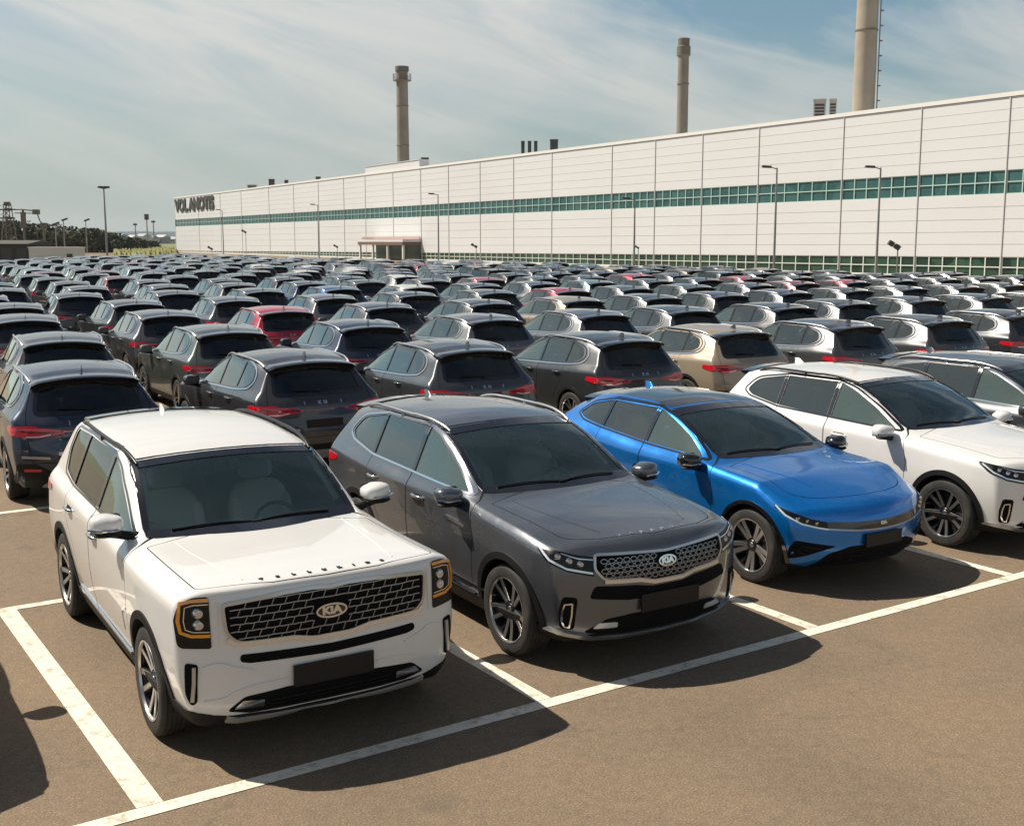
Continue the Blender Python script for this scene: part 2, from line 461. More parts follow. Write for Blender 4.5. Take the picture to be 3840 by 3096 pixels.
    # ---- solids
    def prism(s, poly, view, a, b, mb=None):
        mb = mb or MB(); r = []
        for q in (a, b):
            if view == 'top': r.append([(u, v, q) for u, v in poly])
            elif view == 'side': r.append([(u, q, v) for u, v in poly])
            elif view in ('front', 'rear'): r.append([(q, u, v) for u, v in poly])
            else:
                t = R(view); r.append([(math.cos(t)*q-math.sin(t)*u, math.sin(t)*q+math.cos(t)*u, v) for u, v in poly])
        return mb.loft(r)
    def cavity(s, x0, x1, zf, m=0.05):
        """cabin space, from x0 (front) to x1 (rear)"""
        rings = []; n = 40
        for i in range(n+1):
            x = x0+(x1-x0)*i/n
            h = [p for p in s.half(x) if p.y > zf]
            zt = max(p.y for p in h)
            ww = s.c['wg'](x)-0.075; wr = max(0.2, s.c['wr'](x)-0.06); zr = s.c['zr'](x)-m-0.02; zg = min(s.c['zg'](x)-0.02, zr-0.03); zt = s.c['zt'](x)-m
            zr = max(zr, zf+0.12); zt = max(zt, zr+0.01)
            hp = [(0, zf), (ww*0.9, zf), (ww, zf+0.08), (ww, max(zg, zf+0.09)), (wr+0.02, zr-0.01), (wr-0.06, zr+0.3*(zt-zr)), (wr*0.5, zr+0.75*(zt-zr)), (0, zt)]
            full = hp+[(-y, z) for y, z in reversed(hp[1:-1])]
            rings.append([s.warp(x, y, z) for y, z in full])
        return MB().loft(rings)
def boolean(a, b, op):
    """meshes a, b -> mesh"""
    oa = bpy.data.objects.new('tmpa', a); ob = bpy.data.objects.new('tmpb', b)
    COL.objects.link(oa); COL.objects.link(ob)
    md = oa.modifiers.new('b', 'BOOLEAN'); md.operation = op; md.object = ob; md.solver = 'MANIFOLD'
    dg = bpy.context.evaluated_depsgraph_get(); dg.update()
    me = bpy.data.meshes.new_from_object(oa.evaluated_get(dg), depsgraph=dg)
    bpy.data.objects.remove(oa); bpy.data.objects.remove(ob)
    return me
def solid(mb):
    me = mb.mesh('s', []); bm = bmesh.new(); bm.from_mesh(me); bmesh.ops.triangulate(bm, faces=[f for f in bm.faces if len(f.verts) > 4])
    bmesh.ops.recalc_face_normals(bm, faces=bm.faces); bm.to_mesh(me); bm.free(); return me
def finish(s, me, name, mats, parent, zdark=0.0):
    """materials and smooth surface normals after cutting; mats[0] paint, mats[1] gaps, insides"""
    me.materials.clear()
    for m in mats: me.materials.append(m)
    on = []; vn = []
    for v in me.vertices:
        loc, nor, i, d = s.bvh.find_nearest(v.co)
        on.append(d < 0.0012); vn.append(s.snormal(loc, i))
    ln = []; mi = []
    for p in me.polygons:
        k = all(on[i] for i in p.vertices)
        if k:
            loc, nor, i, d = s.bvh.find_nearest(p.center)
            if d > 0.03 or abs(nor.dot(p.normal)) < 0.35: k = False
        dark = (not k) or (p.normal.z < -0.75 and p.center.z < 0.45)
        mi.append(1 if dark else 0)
        for l in p.loop_indices: ln.append(vn[me.loops[l].vertex_index] if k else p.normal)
    me.polygons.foreach_set('material_index', mi)
    me.polygons.foreach_set('use_smooth', [True]*len(me.polygons))
    me.normals_split_custom_set([tuple(n) for n in ln])
    me.update()
    o = bpy.data.objects.new(name, me); me.name = name; COL.objects.link(o)
    if parent is not None: o.parent = parent
    return o
def wheel(parent, x, y, r, w_=0.23, style=0, rr=0.70):
    """wheel > tyre, brake_disc; outer face towards +y for y > 0"""
    R_ = r*rr; sg = 1 if y > 0 else -1
    t = MB(); hw = w_/2
    prof = [(R_*0.98, -hw*0.75), (R_*1.02, -hw*0.95), (r*0.90, -hw*1.02), (r*0.965, -hw*0.92), (r*0.99, -hw*0.72)]
    for k in range(5):
        a = -0.55+k*0.26; prof += [(r, hw*(a-0.02)*1.0), (r, hw*(a+0.13)), (r-0.008, hw*(a+0.14)), (r-0.008, hw*(a+0.22))]
    prof += [(r*0.99, hw*0.76), (r*0.965, hw*0.92), (r*0.90, hw*1.02), (R_*1.06, hw*0.98), (R_*1.03, hw*0.86), (R_*0.98, hw*0.75)]
    t.lathe(prof, 44); t.f = t.f[:-2]; t.m = t.m[:-2]
    m = MB(); m.mi = 0
    m.lathe([(R_*0.97, -hw*0.7), (R_*0.97, hw*0.55), (R_*1.0, hw*0.80), (R_*1.045, hw*0.90), (R_*1.035, hw*0.98)], 44)
    m.f.pop(); m.f.pop(); m.m.pop(); m.m.pop()
    m.mi = 1
    m.lathe([(R_*1.035, hw*0.965), (R_*1.03, hw*1.0), (R_*0.985, hw*0.97), (R_*0.965, hw*0.85)], 44)
    m.f.pop(); m.f.pop(); m.m.pop(); m.m.pop()
    ns = 5
    def yr(q): return hw*(0.60+0.26*max(0, q)**1.6)
    def spoke(a0, a1, r0, r1, w0, w1, lift, th, mi):
        p0 = Vector((math.sin(a0), 0, math.cos(a0)))*R_*0.16; p1 = Vector((math.sin(a1), 0, math.cos(a1)))*R_*0.985
        d = (p1-p0).normalized(); n = Vector((d.z, 0, -d.x)); m.mi = mi; rings = []
        for k in range(6):
            q = r0+(r1-r0)*k/5; p = p0.lerp(p1, q); ww = (w0+(w1-w0)*q)/2; yy = yr(q)+lift
            up = Vector((0, yy, 0)); dn = Vector((0, yy-th, 0))
            rings.append([p+n*ww*1.2+dn, p+n*ww+up, p-n*ww+up, p-n*ww*1.2+dn])
        m.loft(rings)
    sw = {0: (0.21, 0.040, 0.046), 1: (0.26, 0.044, 0.050), 2: (0.16, 0.050, 0.062)}[style]
    for k in range(ns):
        a = 2*math.pi*(k+0.5)/ns
        for sd_ in (-1, 1):
            spoke(a+sd_*0.30, a+sd_*sw[0], 0.0, 1.0, sw[1], sw[2], 0.0, 0.05, 0)
            spoke(a+sd_*0.30, a+sd_*sw[0], 0.12, 0.985, sw[1]*0.62, sw[2]*0.66, 0.004, 0.01, 1)
        spoke(a+0.63, a+0.63, 0.3, 1.0, 0.02, 0.035, -0.03, 0.02, 0)
    m.mi = 0; m.lathe([(0.001, hw*0.30), (R_*0.20, hw*0.36), (R_*0.20, hw*0.60), (R_*0.17, hw*0.66), (0.001, hw*0.68)], 20)
    m.mi = 1; m.lathe([(0.001, hw*0.70), (R_*0.085, hw*0.71), (R_*0.10, hw*0.69), (R_*0.105, hw*0.66)], 14)
    d = MB().lathe([(0.001, -0.02), (R_*0.72, -0.02), (R_*0.74, 0.0), (R_*0.72, 0.02), (R_*0.3, 0.02), (R_*0.28, 0.05), (0.001, 0.05)], 28)
    d.box((R_*0.60, 0.0, R_*0.15), (0.07, 0.09, 0.20))
    if sg < 0: t, m, d = t.mir(), m.mir(), d.mir()
    o = m.build('wheel', [M_RIMD, M_RIMS], parent, 30); o.location = (x, y, r)
    a = t.build('tyre', M_TYRE, o, 40); b = d.build('brake_disc', M_DISC, o, 40)
    return o
# ------------------------------------------------------------------ car assembly
def inset(poly, d):
    """move a closed outline inwards by d (outwards if negative)"""
    A = sum(poly[i-1][0]*poly[i][1]-poly[i][0]*poly[i-1][1] for i in range(len(poly)))
    sg = 1 if A > 0 else -1; P = [Vector(p) for p in poly]; out = []
    for i in range(len(P)):
        a, b = (P[i]-P[i-1]), (P[(i+1) % len(P)]-P[i])
        if a.length < 1e-7 or b.length < 1e-7: out.append(tuple(P[i])); continue
        a.normalize(); b.normalize(); n1 = Vector((-a.y, a.x)); n2 = Vector((-b.y, b.x)); n = n1+n2
        n = n/max(0.35, n.dot(n1)) if n.length > 1e-6 else n1
        out.append(tuple(P[i]+n*sg*d))
    return out
def textmb(s, size, th=0.004, bold=0.0, xs=1.0, spacing=1.0):
    cu = bpy.data.curves.new('t', 'FONT'); cu.body = s; cu.size = size; cu.extrude = 0.5; cu.offset = bold; cu.align_x = 'CENTER'; cu.align_y = 'CENTER'
    cu.space_character = spacing; cu.resolution_u = 3
    o = bpy.data.objects.new('t', cu); COL.objects.link(o)
    dg = bpy.context.evaluated_depsgraph_get(); dg.update(); me = bpy.data.meshes.new_from_object(o.evaluated_get(dg))
    m = MB(); m.add([(v.co.x*xs, v.co.y, (1 if v.co.z > 0 else -1)*th) for v in me.vertices], [tuple(p.vertices) for p in me.polygons])
    bpy.data.objects.remove(o); bpy.data.curves.remove(cu); bpy.data.meshes.remove(me); return m
def onsurf(car, mb, view, u0, v0, off=0.006, flip=1, up=1):
    """lay flat shapes (x right, y up, z out) on the body"""
    m = MB(); m.f = mb.f; m.m = mb.m
    for x, y, z in mb.v:
        if view == 'top': p = car.proj('top', u0-y, v0+x, off+z)
        else: p = car.proj(view, u0+x*flip, v0+y, off+z)
        m.v.append(tuple(p))
    return m
def seat(mb, x, y, zb, hw=0.25, top=0.62):
    mb.ell((x+0.05, y, zb+0.10), (0.27, hw, 0.11), 16, 10, pw=0.6)
    rot = Matrix.Rotation(R(-14), 3, 'Y')
    mb.ell((x-0.28, y, zb+0.40), (0.085, hw, 0.34), 16, 10, rot=rot, pw=0.6)
    mb.ell((x-0.24, y+hw*0.85, zb+0.36), (0.09, 0.05, 0.26), 10, 8, rot=rot, pw=0.7)
    mb.ell((x-0.24, y-hw*0.85, zb+0.36), (0.09, 0.05, 0.26), 10, 8, rot=rot, pw=0.7)
    mb.ell((x-0.385, y, zb+0.40+top*0.66), (0.055, 0.14, 0.09), 14, 8, rot=rot, pw=0.6)
    mb.tube([(x-0.36, y-0.05, zb+0.66), (x-0.38, y-0.05, zb+0.78)], 0.008, 6); mb.tube([(x-0.36, y+0.05, zb+0.66), (x-0.38, y+0.05, zb+0.78)], 0.008, 6)
def door_mirror(root, x, y, z, mcap, sgn, big=1.0):
    m = MB(); rot = Matrix.Rotation(R(8), 3, 'Z')
    rings = []; 
    for k in range(9):
        t = k/8; sc_ = (0.35, 0.72, 0.90, 0.98, 1.0, 1.0, 0.99, 0.97, 0.93)[k]
        ring = []
        for q in range(20):
            a = 2*math.pi*q/20; c, s_ = math.cos(a), math.sin(a)
            yy = 0.125*big*math.copysign(abs(c)**0.62, c)*sc_; zz = 0.078*big*math.copysign(abs(s_)**0.68, s_)*sc_
            if yy < 0: zz *= 0.86
            ring.append(rot @ Vector((0.085-0.16*t, yy, zz+0.01*yy))+Vector((x, y, z)))
        rings.append(ring)
    cap = MB().loft(rings)
    low = MB()
    low.tube([Vector((x+0.03, y-0.24, z-0.11)), Vector((x+0.02, y-0.15, z-0.095)), Vector((x-0.0, y-0.06, z-0.075)), Vector((x-0.01, y+0.02, z-0.06))], [0.045, 0.032, 0.030, 0.03], 10)
    low.ell((x+0.012, y+0.005, z-0.062), (0.072, 0.118*big, 0.026), 16, 8)
    low.add([rot @ Vector((-0.072, a*0.108*big, b*0.066*big))+Vector((x, y, z)) for a, b in ((-1,-0.8),(-1,0.8),(-0.8,1),(0.8,1),(1,0.8),(1,-0.8),(0.8,-1),(-0.8,-1))], [tuple(range(8))])
    sig = MB().tube([Vector((x+0.088, y-0.06, z-0.030)), Vector((x+0.090, y+0.06, z-0.026)), Vector((x+0.03, y+0.125, z-0.02))], 0.008, 6)
    if sgn < 0: cap, low, sig = cap.mir(), low.mir(), sig.mir()
    c = cap.build('door_mirror', mcap, root, 50); low.build('mirror_arm', M_PL, c, 50); sig.build('turn_signal', M_CHROME, c, 50); return c
def assemble(spec, P, root, opts):
    """body, glass, doors, wheels, cabin; P = paint"""
    c = Car(spec); WB = c.WB; tr = c.tyre; ax = c.axle_y
    me = c_me = bpy.data.meshes.new('b'); me.from_pydata(c.v, [], c.f)
    me = boolean(me, solid(c.cavity(c.cav[0], c.cav[1], 0.50)), 'DIFFERENCE')
    cut = MB()
    ar = c.arch
    arch = lambda xc: [(xc+ar*math.cos(a), tr+0.005+ar*math.sin(a)*1.0) for a in [R(q) for q in range(-60, 241, 6)]]
    archp = {}
    for xc in (0, -WB):
        a = [(xc+ar, -0.2)]+[(xc+ar*math.cos(R(q)), tr+ar*math.sin(R(q))) for q in range(0, 181, 6)]+[(xc-ar, -0.2)]
        archp[xc] = a
        for sg in (1, -1): cut.join(c.prism(a, 'side', sg*(ax-0.20), sg*1.4))
    for nm, poly, gm in c.wins:
        for sg in (1, -1): cut.join(c.prism(poly, 'side', sg*0.35, sg*1.3))
    me = boolean(me, solid(cut), 'DIFFERENCE')
    me = boolean(me, solid(c.prism(c.ws, 'front', 0.9, c.wsx)), 'DIFFERENCE')
    me = boolean(me, solid(c.prism(c.rwin, 'rear', -8, c.rwx)), 'DIFFERENCE')
    mats = [P, M_GAP]
    # doors, bonnet, tailgate cut free with a real gap
    def split(me, poly, view, a, b, name, mirror, g=0.0035):
        big = c.prism(inset(poly, -g), view, a, b); small = c.prism(inset(poly, g), view, a, b)
        for sg in ((1, -1) if mirror else (1,)):
            bb, ss = (big, small) if sg == 1 else (big.mir(), small.mir())
            part = boolean(me, solid(ss), 'INTERSECT')
            me = boolean(me, solid(bb), 'DIFFERENCE')
            if len(part.polygons): finish(c, part, name, mats, root)
        return me
    for poly in c.doors: me = split(me, poly, 'side', 0.60, 1.3, 'door', True)
    me = split(me, c.hood, 'top', 0.80, 1.5, 'bonnet', False)
    me = split(me, c.gate, 'rear', -8, c.xq+0.55, 'tailgate', False)
    finish(c, me, 'body', mats, root)
    # panes
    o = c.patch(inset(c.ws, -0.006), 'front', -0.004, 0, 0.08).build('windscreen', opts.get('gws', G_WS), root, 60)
    o = c.patch(inset(c.rwin, -0.006), 'rear', -0.004, 0, 0.08).build('rear_window', G_RR, root, 60)
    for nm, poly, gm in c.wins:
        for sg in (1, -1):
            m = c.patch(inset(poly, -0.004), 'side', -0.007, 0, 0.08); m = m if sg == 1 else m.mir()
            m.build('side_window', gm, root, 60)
    # window surrounds
    for sg in (1, -1):
        m = c.strip(c.dlo, 0.016, 'side', 0.005, 0.012, True); m = m if sg == 1 else m.mir()
        fr = m.build('window_trim', opts.get('trim', M_GLOSSBK), root, 40)
        for pl in c.pillars:
            m = c.patch(pl, 'side', 0.002, 0.008, 0.08)
            m = m if sg == 1 else m.mir(); m.build('pillar_trim', M_GLOSSBK, root, 40)
        if 'chrome_line' in opts:
            m = c.strip(opts['chrome_line'], 0.020, 'side', 0.010, 0.014, False); m = m if sg == 1 else m.mir()
            m.build('chrome_moulding', M_CHROME, root, 40)
    m = c.strip(inset(c.ws, 0.012), 0.040, 'front', 0.002, 0.01, True)
    m.build('windscreen_seal', M_GLOSSBK, root, 40)
    zs_ = sorted(q[1] for q in c.ws); z0_, z1_ = zs_[0]+.05, zs_[-1]-.04
    side = sorted([q for q in c.ws if q[0] > .3 and z0_ < q[1] < z1_], key=lambda q: q[1]); side = [q for q in side if q[0] > .5]
    for sg in (1, -1):
        m = c.strip([(y-.045, z) for y, z in side], .05, 'front', -.045, .015); (m if sg == 1 else m.mir()).build('pillar_lining', M_LINER, root, 40)
    # cladding
    for sg in (1, -1):
        for xc in (0, -WB):
            wd = c.clad
            mid = [(xc+(ar+wd/2-0.004)*math.cos(R(q)), tr+(ar+wd/2-0.004)*math.sin(R(q))) for q in range(-22, 203, 5)]
            m = c.strip(mid, wd, 'side', 0.010, 0.05, False)
            m = m if sg == 1 else m.mir(); m.build('arch_moulding', opts.get('cladm', M_PL), root, 35)
        z0 = c.c['z0'](-WB/2)
        pl = [(-ar-c.clad+0.03, z0+0.02), (-ar-c.clad+0.02, z0+c.sill), (-WB+ar+c.clad-0.02, z0+c.sill+0.02), (-WB+ar+c.clad-0.03, z0+0.02)]
        m = c.patch(pl, 'side', 0.012, 0.03, 0.12); m = m if sg == 1 else m.mir()
        s_ = m.build('sill_cladding', opts.get('cladm', M_PL), root, 35)
        if c.sillchrome:
            m = c.strip([(-ar-c.clad-0.05, z0+c.sill+0.012), (-WB+ar+c.clad+0.05, z0+c.sill+0.03)], 0.018, 'side', 0.018, 0.02); m = m if sg == 1 else m.mir()
            m.build('sill_strip', M_CHROME, s_, 35)
    # handles, mirrors, rails, antenna
    for sg in (1, -1):
        for hx, hz in c.handles:
            m = MB(); pts = [c.proj('side', hx+q*0.11, hz+0.006*(1-abs(q)), 0.030*(1-abs(q)**3)+0.002) for q in (-1, -0.8, -0.5, 0, 0.5, 0.8, 1)]
            m.tube(pts, [0.010, 0.014, 0.015, 0.015, 0.015, 0.014, 0.010], 8)
            cup = c.patch(rp([(hx-0.085, hz-0.022, .02), (hx+0.085, hz-0.022, .02), (hx+0.085, hz+0.026, .02), (hx-0.085, hz+0.026, .02)]), 'side', 0.0015, 0.004)
            if sg < 0: m, cup = m.mir(), cup.mir()
            h = m.build('door_handle', opts.get('handle', P), root, 50); cup.build('handle_recess', M_GAP, h, 50)
        door_mirror(root, c.mir[0], c.mir[1], c.mir[2], opts.get('mcap', P), sg, c.mir[3])
        if c.rail:
            x0, x1, y0, y1, hh = c.rail; m = MB(); pts = []; rs = []
            for k in range(25):
                t = k/24; x = x0+(x1-x0)*t; y = y0+y1*math.sin(math.pi*t)
                pts.append(c.proj('top', x, y, 0.004+hh*min(1, 6*t, 6*(1-t))**0.6)); rs.append(0.014 if 0 < k < 24 else 0.010)
            m.tube(pts, rs, 8)
            m.tube([pts[12], c.proj('top', pts[12].x, pts[12].y, -0.01)], [0.012, 0.018], 8)
            m = m if sg > 0 else m.mir(); m.build('roof_rail', opts.get('rail', M_SATIN), root, 50)
    ax_ = c.ant; p = c.proj('top', ax_, 0, 0); m = MB(); rings = []
    for k in range(7):
        t = k/6; hgt = 0.062*math.sin(min(1, t*1.35)*math.pi/2)*(1 if t < 0.8 else 0.9); x = p.x+0.09-0.17*t; ww = 0.022*(0.3+0.7*math.sin(math.pi*min(1, t+0.12)))
        rings.append([(x, -ww, p.z-0.01), (x, -ww*0.35, p.z+hgt*0.8), (x-0.01, 0, p.z+hgt+0.004), (x, ww*0.35, p.z+hgt*0.8), (x, ww, p.z-0.01)])
    m.loft(rings).build('antenna', opts.get('antm', P), root, 60)
    # wheels
    for x in (0, -WB):
        for sg in (1, -1): wheel(root, x, sg*ax-0.0, tr, 0.235, opts.get('wstyle', 0))
    # dark underbody blocks between the arches, bumper inserts stay on the body
    # cabin
    zb = 0.52; sm = opts.get('seatm', M_SEATD); x0 = c.cav[0]
    dash = MB(); dz = c.c['zt'](c.cav[0])-0.14
    dash.loft([[(x0-0.02, y_, 0.52) , (x0-0.02, y_, dz-0.05), (x0-0.12, y_, dz-0.01), (x0-0.34, y_, dz+0.015), (x0-0.50, y_, dz-0.04), (x0-0.52, y_, dz-0.16), (x0-0.40, y_, 0.52)] for y_ in (-0.72, -0.3, 0.3, 0.72)])
    d = dash.build('dashboard', M_TRIMIN, root, 40)
    s1 = MB(); seat(s1, c.seatx, 0.36, zb); s1.build('seat', sm, root, 50)
    s1 = MB(); seat(s1, c.seatx, -0.36, zb); s1.build('seat', sm, root, 50)
    s1 = MB()
    for y_ in (-0.4, 0, 0.4): seat(s1, c.seatx-0.86, y_, zb+0.02, 0.2)
    s1.build('rear_seat', sm, root, 50)
    st = MB(); cx_ = x0-0.60; rot = Matrix.Rotation(R(-28), 3, 'Y')
    ring = [rot @ Vector((0, 0.18*math.cos(a), 0.18*math.sin(a)))+Vector((cx_, 0.36, dz-0.06)) for a in [2*math.pi*k/24 for k in range(25)]]
    st.tube(ring, 0.014, 8); st.box((cx_+0.01, 0.36, dz-0.06), (0.03, 0.30, 0.04), rot); st.box((cx_+0.01, 0.36, dz-0.12), (0.03, 0.04, 0.12), rot); st.ell((cx_+0.01, 0.36, dz-0.06), (0.03, 0.06, 0.05), 12, 8)
    st.build('steering_wheel', M_TRIMIN, root, 50)
    rm = MB(); pt = c.proj('front', 0, c.ws[-1][1]-0.02 if False else max(q[1] for q in c.ws)-0.05, -0.05)
    rm.ell((pt.x-0.05, 0, pt.z-0.03), (0.02, 0.12, 0.035), 14, 8, pw=0.6); rm.box((pt.x, 0, pt.z+0.01), (0.06, 0.05, 0.05))
    rm.build('rear_view_mirror', M_TRIMIN, root, 50)
    wp = MB()
    for ys, ye in ((0.55, -0.05), (0.02, -0.60)):
        zz = min(q[1] for q in c.ws)+0.012
        pts = [c.proj('front', ys+(ye-ys)*k/10, zz+0.010+0.014*math.sin(math.pi*k/10), 0.012) for k in range(11)]
        wp.tube(pts, 0.007, 6)
    wp.build('wiper', M_PL, root, 50)
    return c
def plate(c, root, view, y, z, w_=0.44, h=0.12, m=None, name='number_plate', t=0.014):
    a = c.proj(view, y-w_/2, z, 0.012); b = c.proj(view, y+w_/2, z, 0.012); mid = c.proj(view, y, z, 0.012)
    sg = 1 if view == 'front' else -1
    x = max(sg*a.x, sg*b.x, sg*mid.x)*sg
    mb = MB().box((x+sg*0.006, y, z), (t, w_, h)); mb.box((x-sg*0.03, y, z), (0.05, w_*0.9, h*0.9))
    return mb.build(name, m or M_PLATE, root, 30)
def both(mb, name, m, root, sm=40):
    a = mb.build(name, m, root, sm); b = mb.mir().build(name, m, root, sm); return a, b
def kia(c, root, view, z, w_, h, m, base=None):
    """oval badge with three letters"""
    E = [(w_/2*math.cos(a), z+h/2*math.sin(a)) for a in [2*math.pi*k/28 for k in range(28)]]
    o = c.patch([(x, y) for x, y in E], view, 0.014, 0.012, 0.05).build('emblem', base or M_LAMPDK, root, 40)
    c.strip(E, 0.011, view, 0.020, 0.02, True).build('emblem_ring', m, o, 40)
    t = onsurf(c, textmb('KIA', h*0.80, 0.003, 0.004, 1.25), view, 0, z, 0.018, 1 if view == 'front' else -1)
    t.build('emblem_letters', m, o, 0); return o
def letters(c, root, s, view, u, v, size, step, m, name='model_lettering', xs=1.0, flip=1, bend=0.0):
    """single spaced letters"""
    mb = MB(); n = len(s)
    for i, ch in enumerate(s):
        if ch == ' ': continue
        off = (i-(n-1)/2)*step; t = textmb(ch, size, 0.003, 0.0035, xs)
        if view == 'top': mb.join(onsurf(c, t, 'top', u-bend*off*off, v+off, 0.004))
        else: mb.join(onsurf(c, t, view, u+off*flip, v, 0.004, flip))
    return mb.build(name, m, root, 0)
# ------------------------------------------------------------------ white boxy SUV
def spec_boxy():
    rows = [ # x   z0   wl   wm   zm   ws    zs   wg   zg   wr   zr   zt   rR
      (0.80, .25, .85, .93, .60, .93, 1.01, .89, 1.065, .80, 1.100, 1.115, .04),
      (0.45, .24, .89, .955, .62, .94, 1.015, .885, 1.07, .78, 1.105, 1.125, .07),
      (0.0, .23, .91, .975, .66, .95, 1.02, .885, 1.07, .79, 1.105, 1.130, .08),
      (-.25, .22, .905, .970, .66, .955, 1.025, .885, 1.075, .80, 1.105, 1.135, .08),
      (-.50, .22, .90, .965, .66, .955, 1.03, .89, 1.085, .805, 1.108, 1.15, .06),
      (-.62, .22, .90, .965, .66, .955, 1.035, .895, 1.09, .80, 1.135, 1.20, .05),
      (-.84, .22, .90, .965, .66, .955, 1.04, .895, 1.10, .775, 1.28, 1.345, .05),
      (-1.07, .22, .90, .965, .66, .955, 1.05, .893, 1.11, .745, 1.425, 1.485, .06),
      (-1.27, .22, .90, .965, .66, .955, 1.055, .892, 1.115, .725, 1.525, 1.58, .08),
      (-1.7, .22, .90, .965, .66, .955, 1.06, .890, 1.125, .71, 1.590, 1.645, .09),
      (-2.4, .22, .90, .965, .68, .955, 1.08, .888, 1.145, .705, 1.615, 1.665, .09),
      (-3.0, .23, .91, .965, .70, .95, 1.09, .875, 1.165, .70, 1.60, 1.650, .09),
      (-3.8, .26, .87, .93, .70, .92, 1.10, .845, 1.19, .68, 1.56, 1.61, .09)]
    s = dict(rows=rows, hw=.96, xf0=.10, xr0=-2.93, WB=2.78, tyre=.36, arch=.405, clad=.055, sill=.15, axle_y=.835, sillchrome=True,
      front=[(.20,.66),(.30,.74),(.45,.785),(.60,.79),(.75,.775),(.95,.765),(1.06,.755),(1.12,.73),(1.3,.6)], fsweep=(.15, 3.2),
      rear=[(.2,-3.50),(.45,-3.62),(.65,-3.62),(.9,-3.59),(1.15,-3.54),(1.6,-3.34),(1.75,-3.30)], rsweep=(.10, 3))
    s['ws'] = dict(xb=-.60, xt=-1.29, in_=.028, zb=1.150); s['wsx'] = -1.7
    s['rwin'] = rp([(-.68,1.19,.05),(.68,1.19,.05),(.58,1.545,.07),(0,1.58),(-.58,1.545,.07)]); s['rwx'] = -2.95
    d1 = [(-.70,1.140,.02),(-1.64,1.155,.01),(-1.64,1.540,.01),(-1.40,1.478,.06),(-1.08,1.325,.05)]
    d2 = [(-1.70,1.155,.01),(-2.54,1.175,.01),(-2.54,1.565,.01),(-1.70,1.555,.01)]
    d3 = [(-2.61,1.18,.01),(-2.97,1.225,.04),(-3.12,1.38,.06),(-3.10,1.545,.05),(-2.61,1.565,.01)]
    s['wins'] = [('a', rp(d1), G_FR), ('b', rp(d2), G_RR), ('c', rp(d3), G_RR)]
    s['dlo'] = rp([(-.66,1.128,.02),(-2.57,1.165),(-3.00,1.205,.06),(-3.16,1.39,.08),(-3.14,1.565,.06),(-2.5,1.585),(-1.70,1.560),(-1.39,1.497,.10),(-1.04,1.335,.10)])
    s['pillars'] = [[(-1.643,1.160),(-1.697,1.160),(-1.697,1.552),(-1.643,1.549)], [(-2.543,1.18),(-2.607,1.185),(-2.607,1.563),(-2.543,1.564)]]
    s['doors'] = [rp([(-.52,.40,.06),(-1.62,.40,.04),(-1.67,.90),(-1.67,1.592,.02),(-1.34,1.543,.06),(-.95,1.368,.05),(-.52,1.085,.02),(-.48,.80)]),
                  rp([(-1.68,.90),(-1.63,.40,.04),(-2.14,.40,.05),(-2.22,.66,.15),(-2.57,.92,.1),(-2.575,1.602,.02),(-1.68,1.594,.02)])]
    s['hood'] = rp([(.62,.79,.05),(.715,.35),(.725,0),(.715,-.35),(.62,-.79,.05),(-.48,-.805,.02),(-.55,-.3),(-.56,0),(-.55,.3),(-.48,.805,.02)])
    s['gate'] = rp([(-.76,.56,.05),(.76,.56,.05),(.80,1.0),(.74,1.25),(.65,1.595,.05),(0,1.63),(-.65,1.595,.05),(-.74,1.25),(-.80,1.0)])
    s['cav'] = (-.56, -3.45); s['handles'] = [(-1.47,.985),(-2.38,1.01)]; s['mir'] = (-.74, 1.005, 1.235, .88)
    s['rail'] = (-1.26, -3.12, .665, .025, .028); s['ant'] = -3.10; s['seatx'] = -1.30
    return s
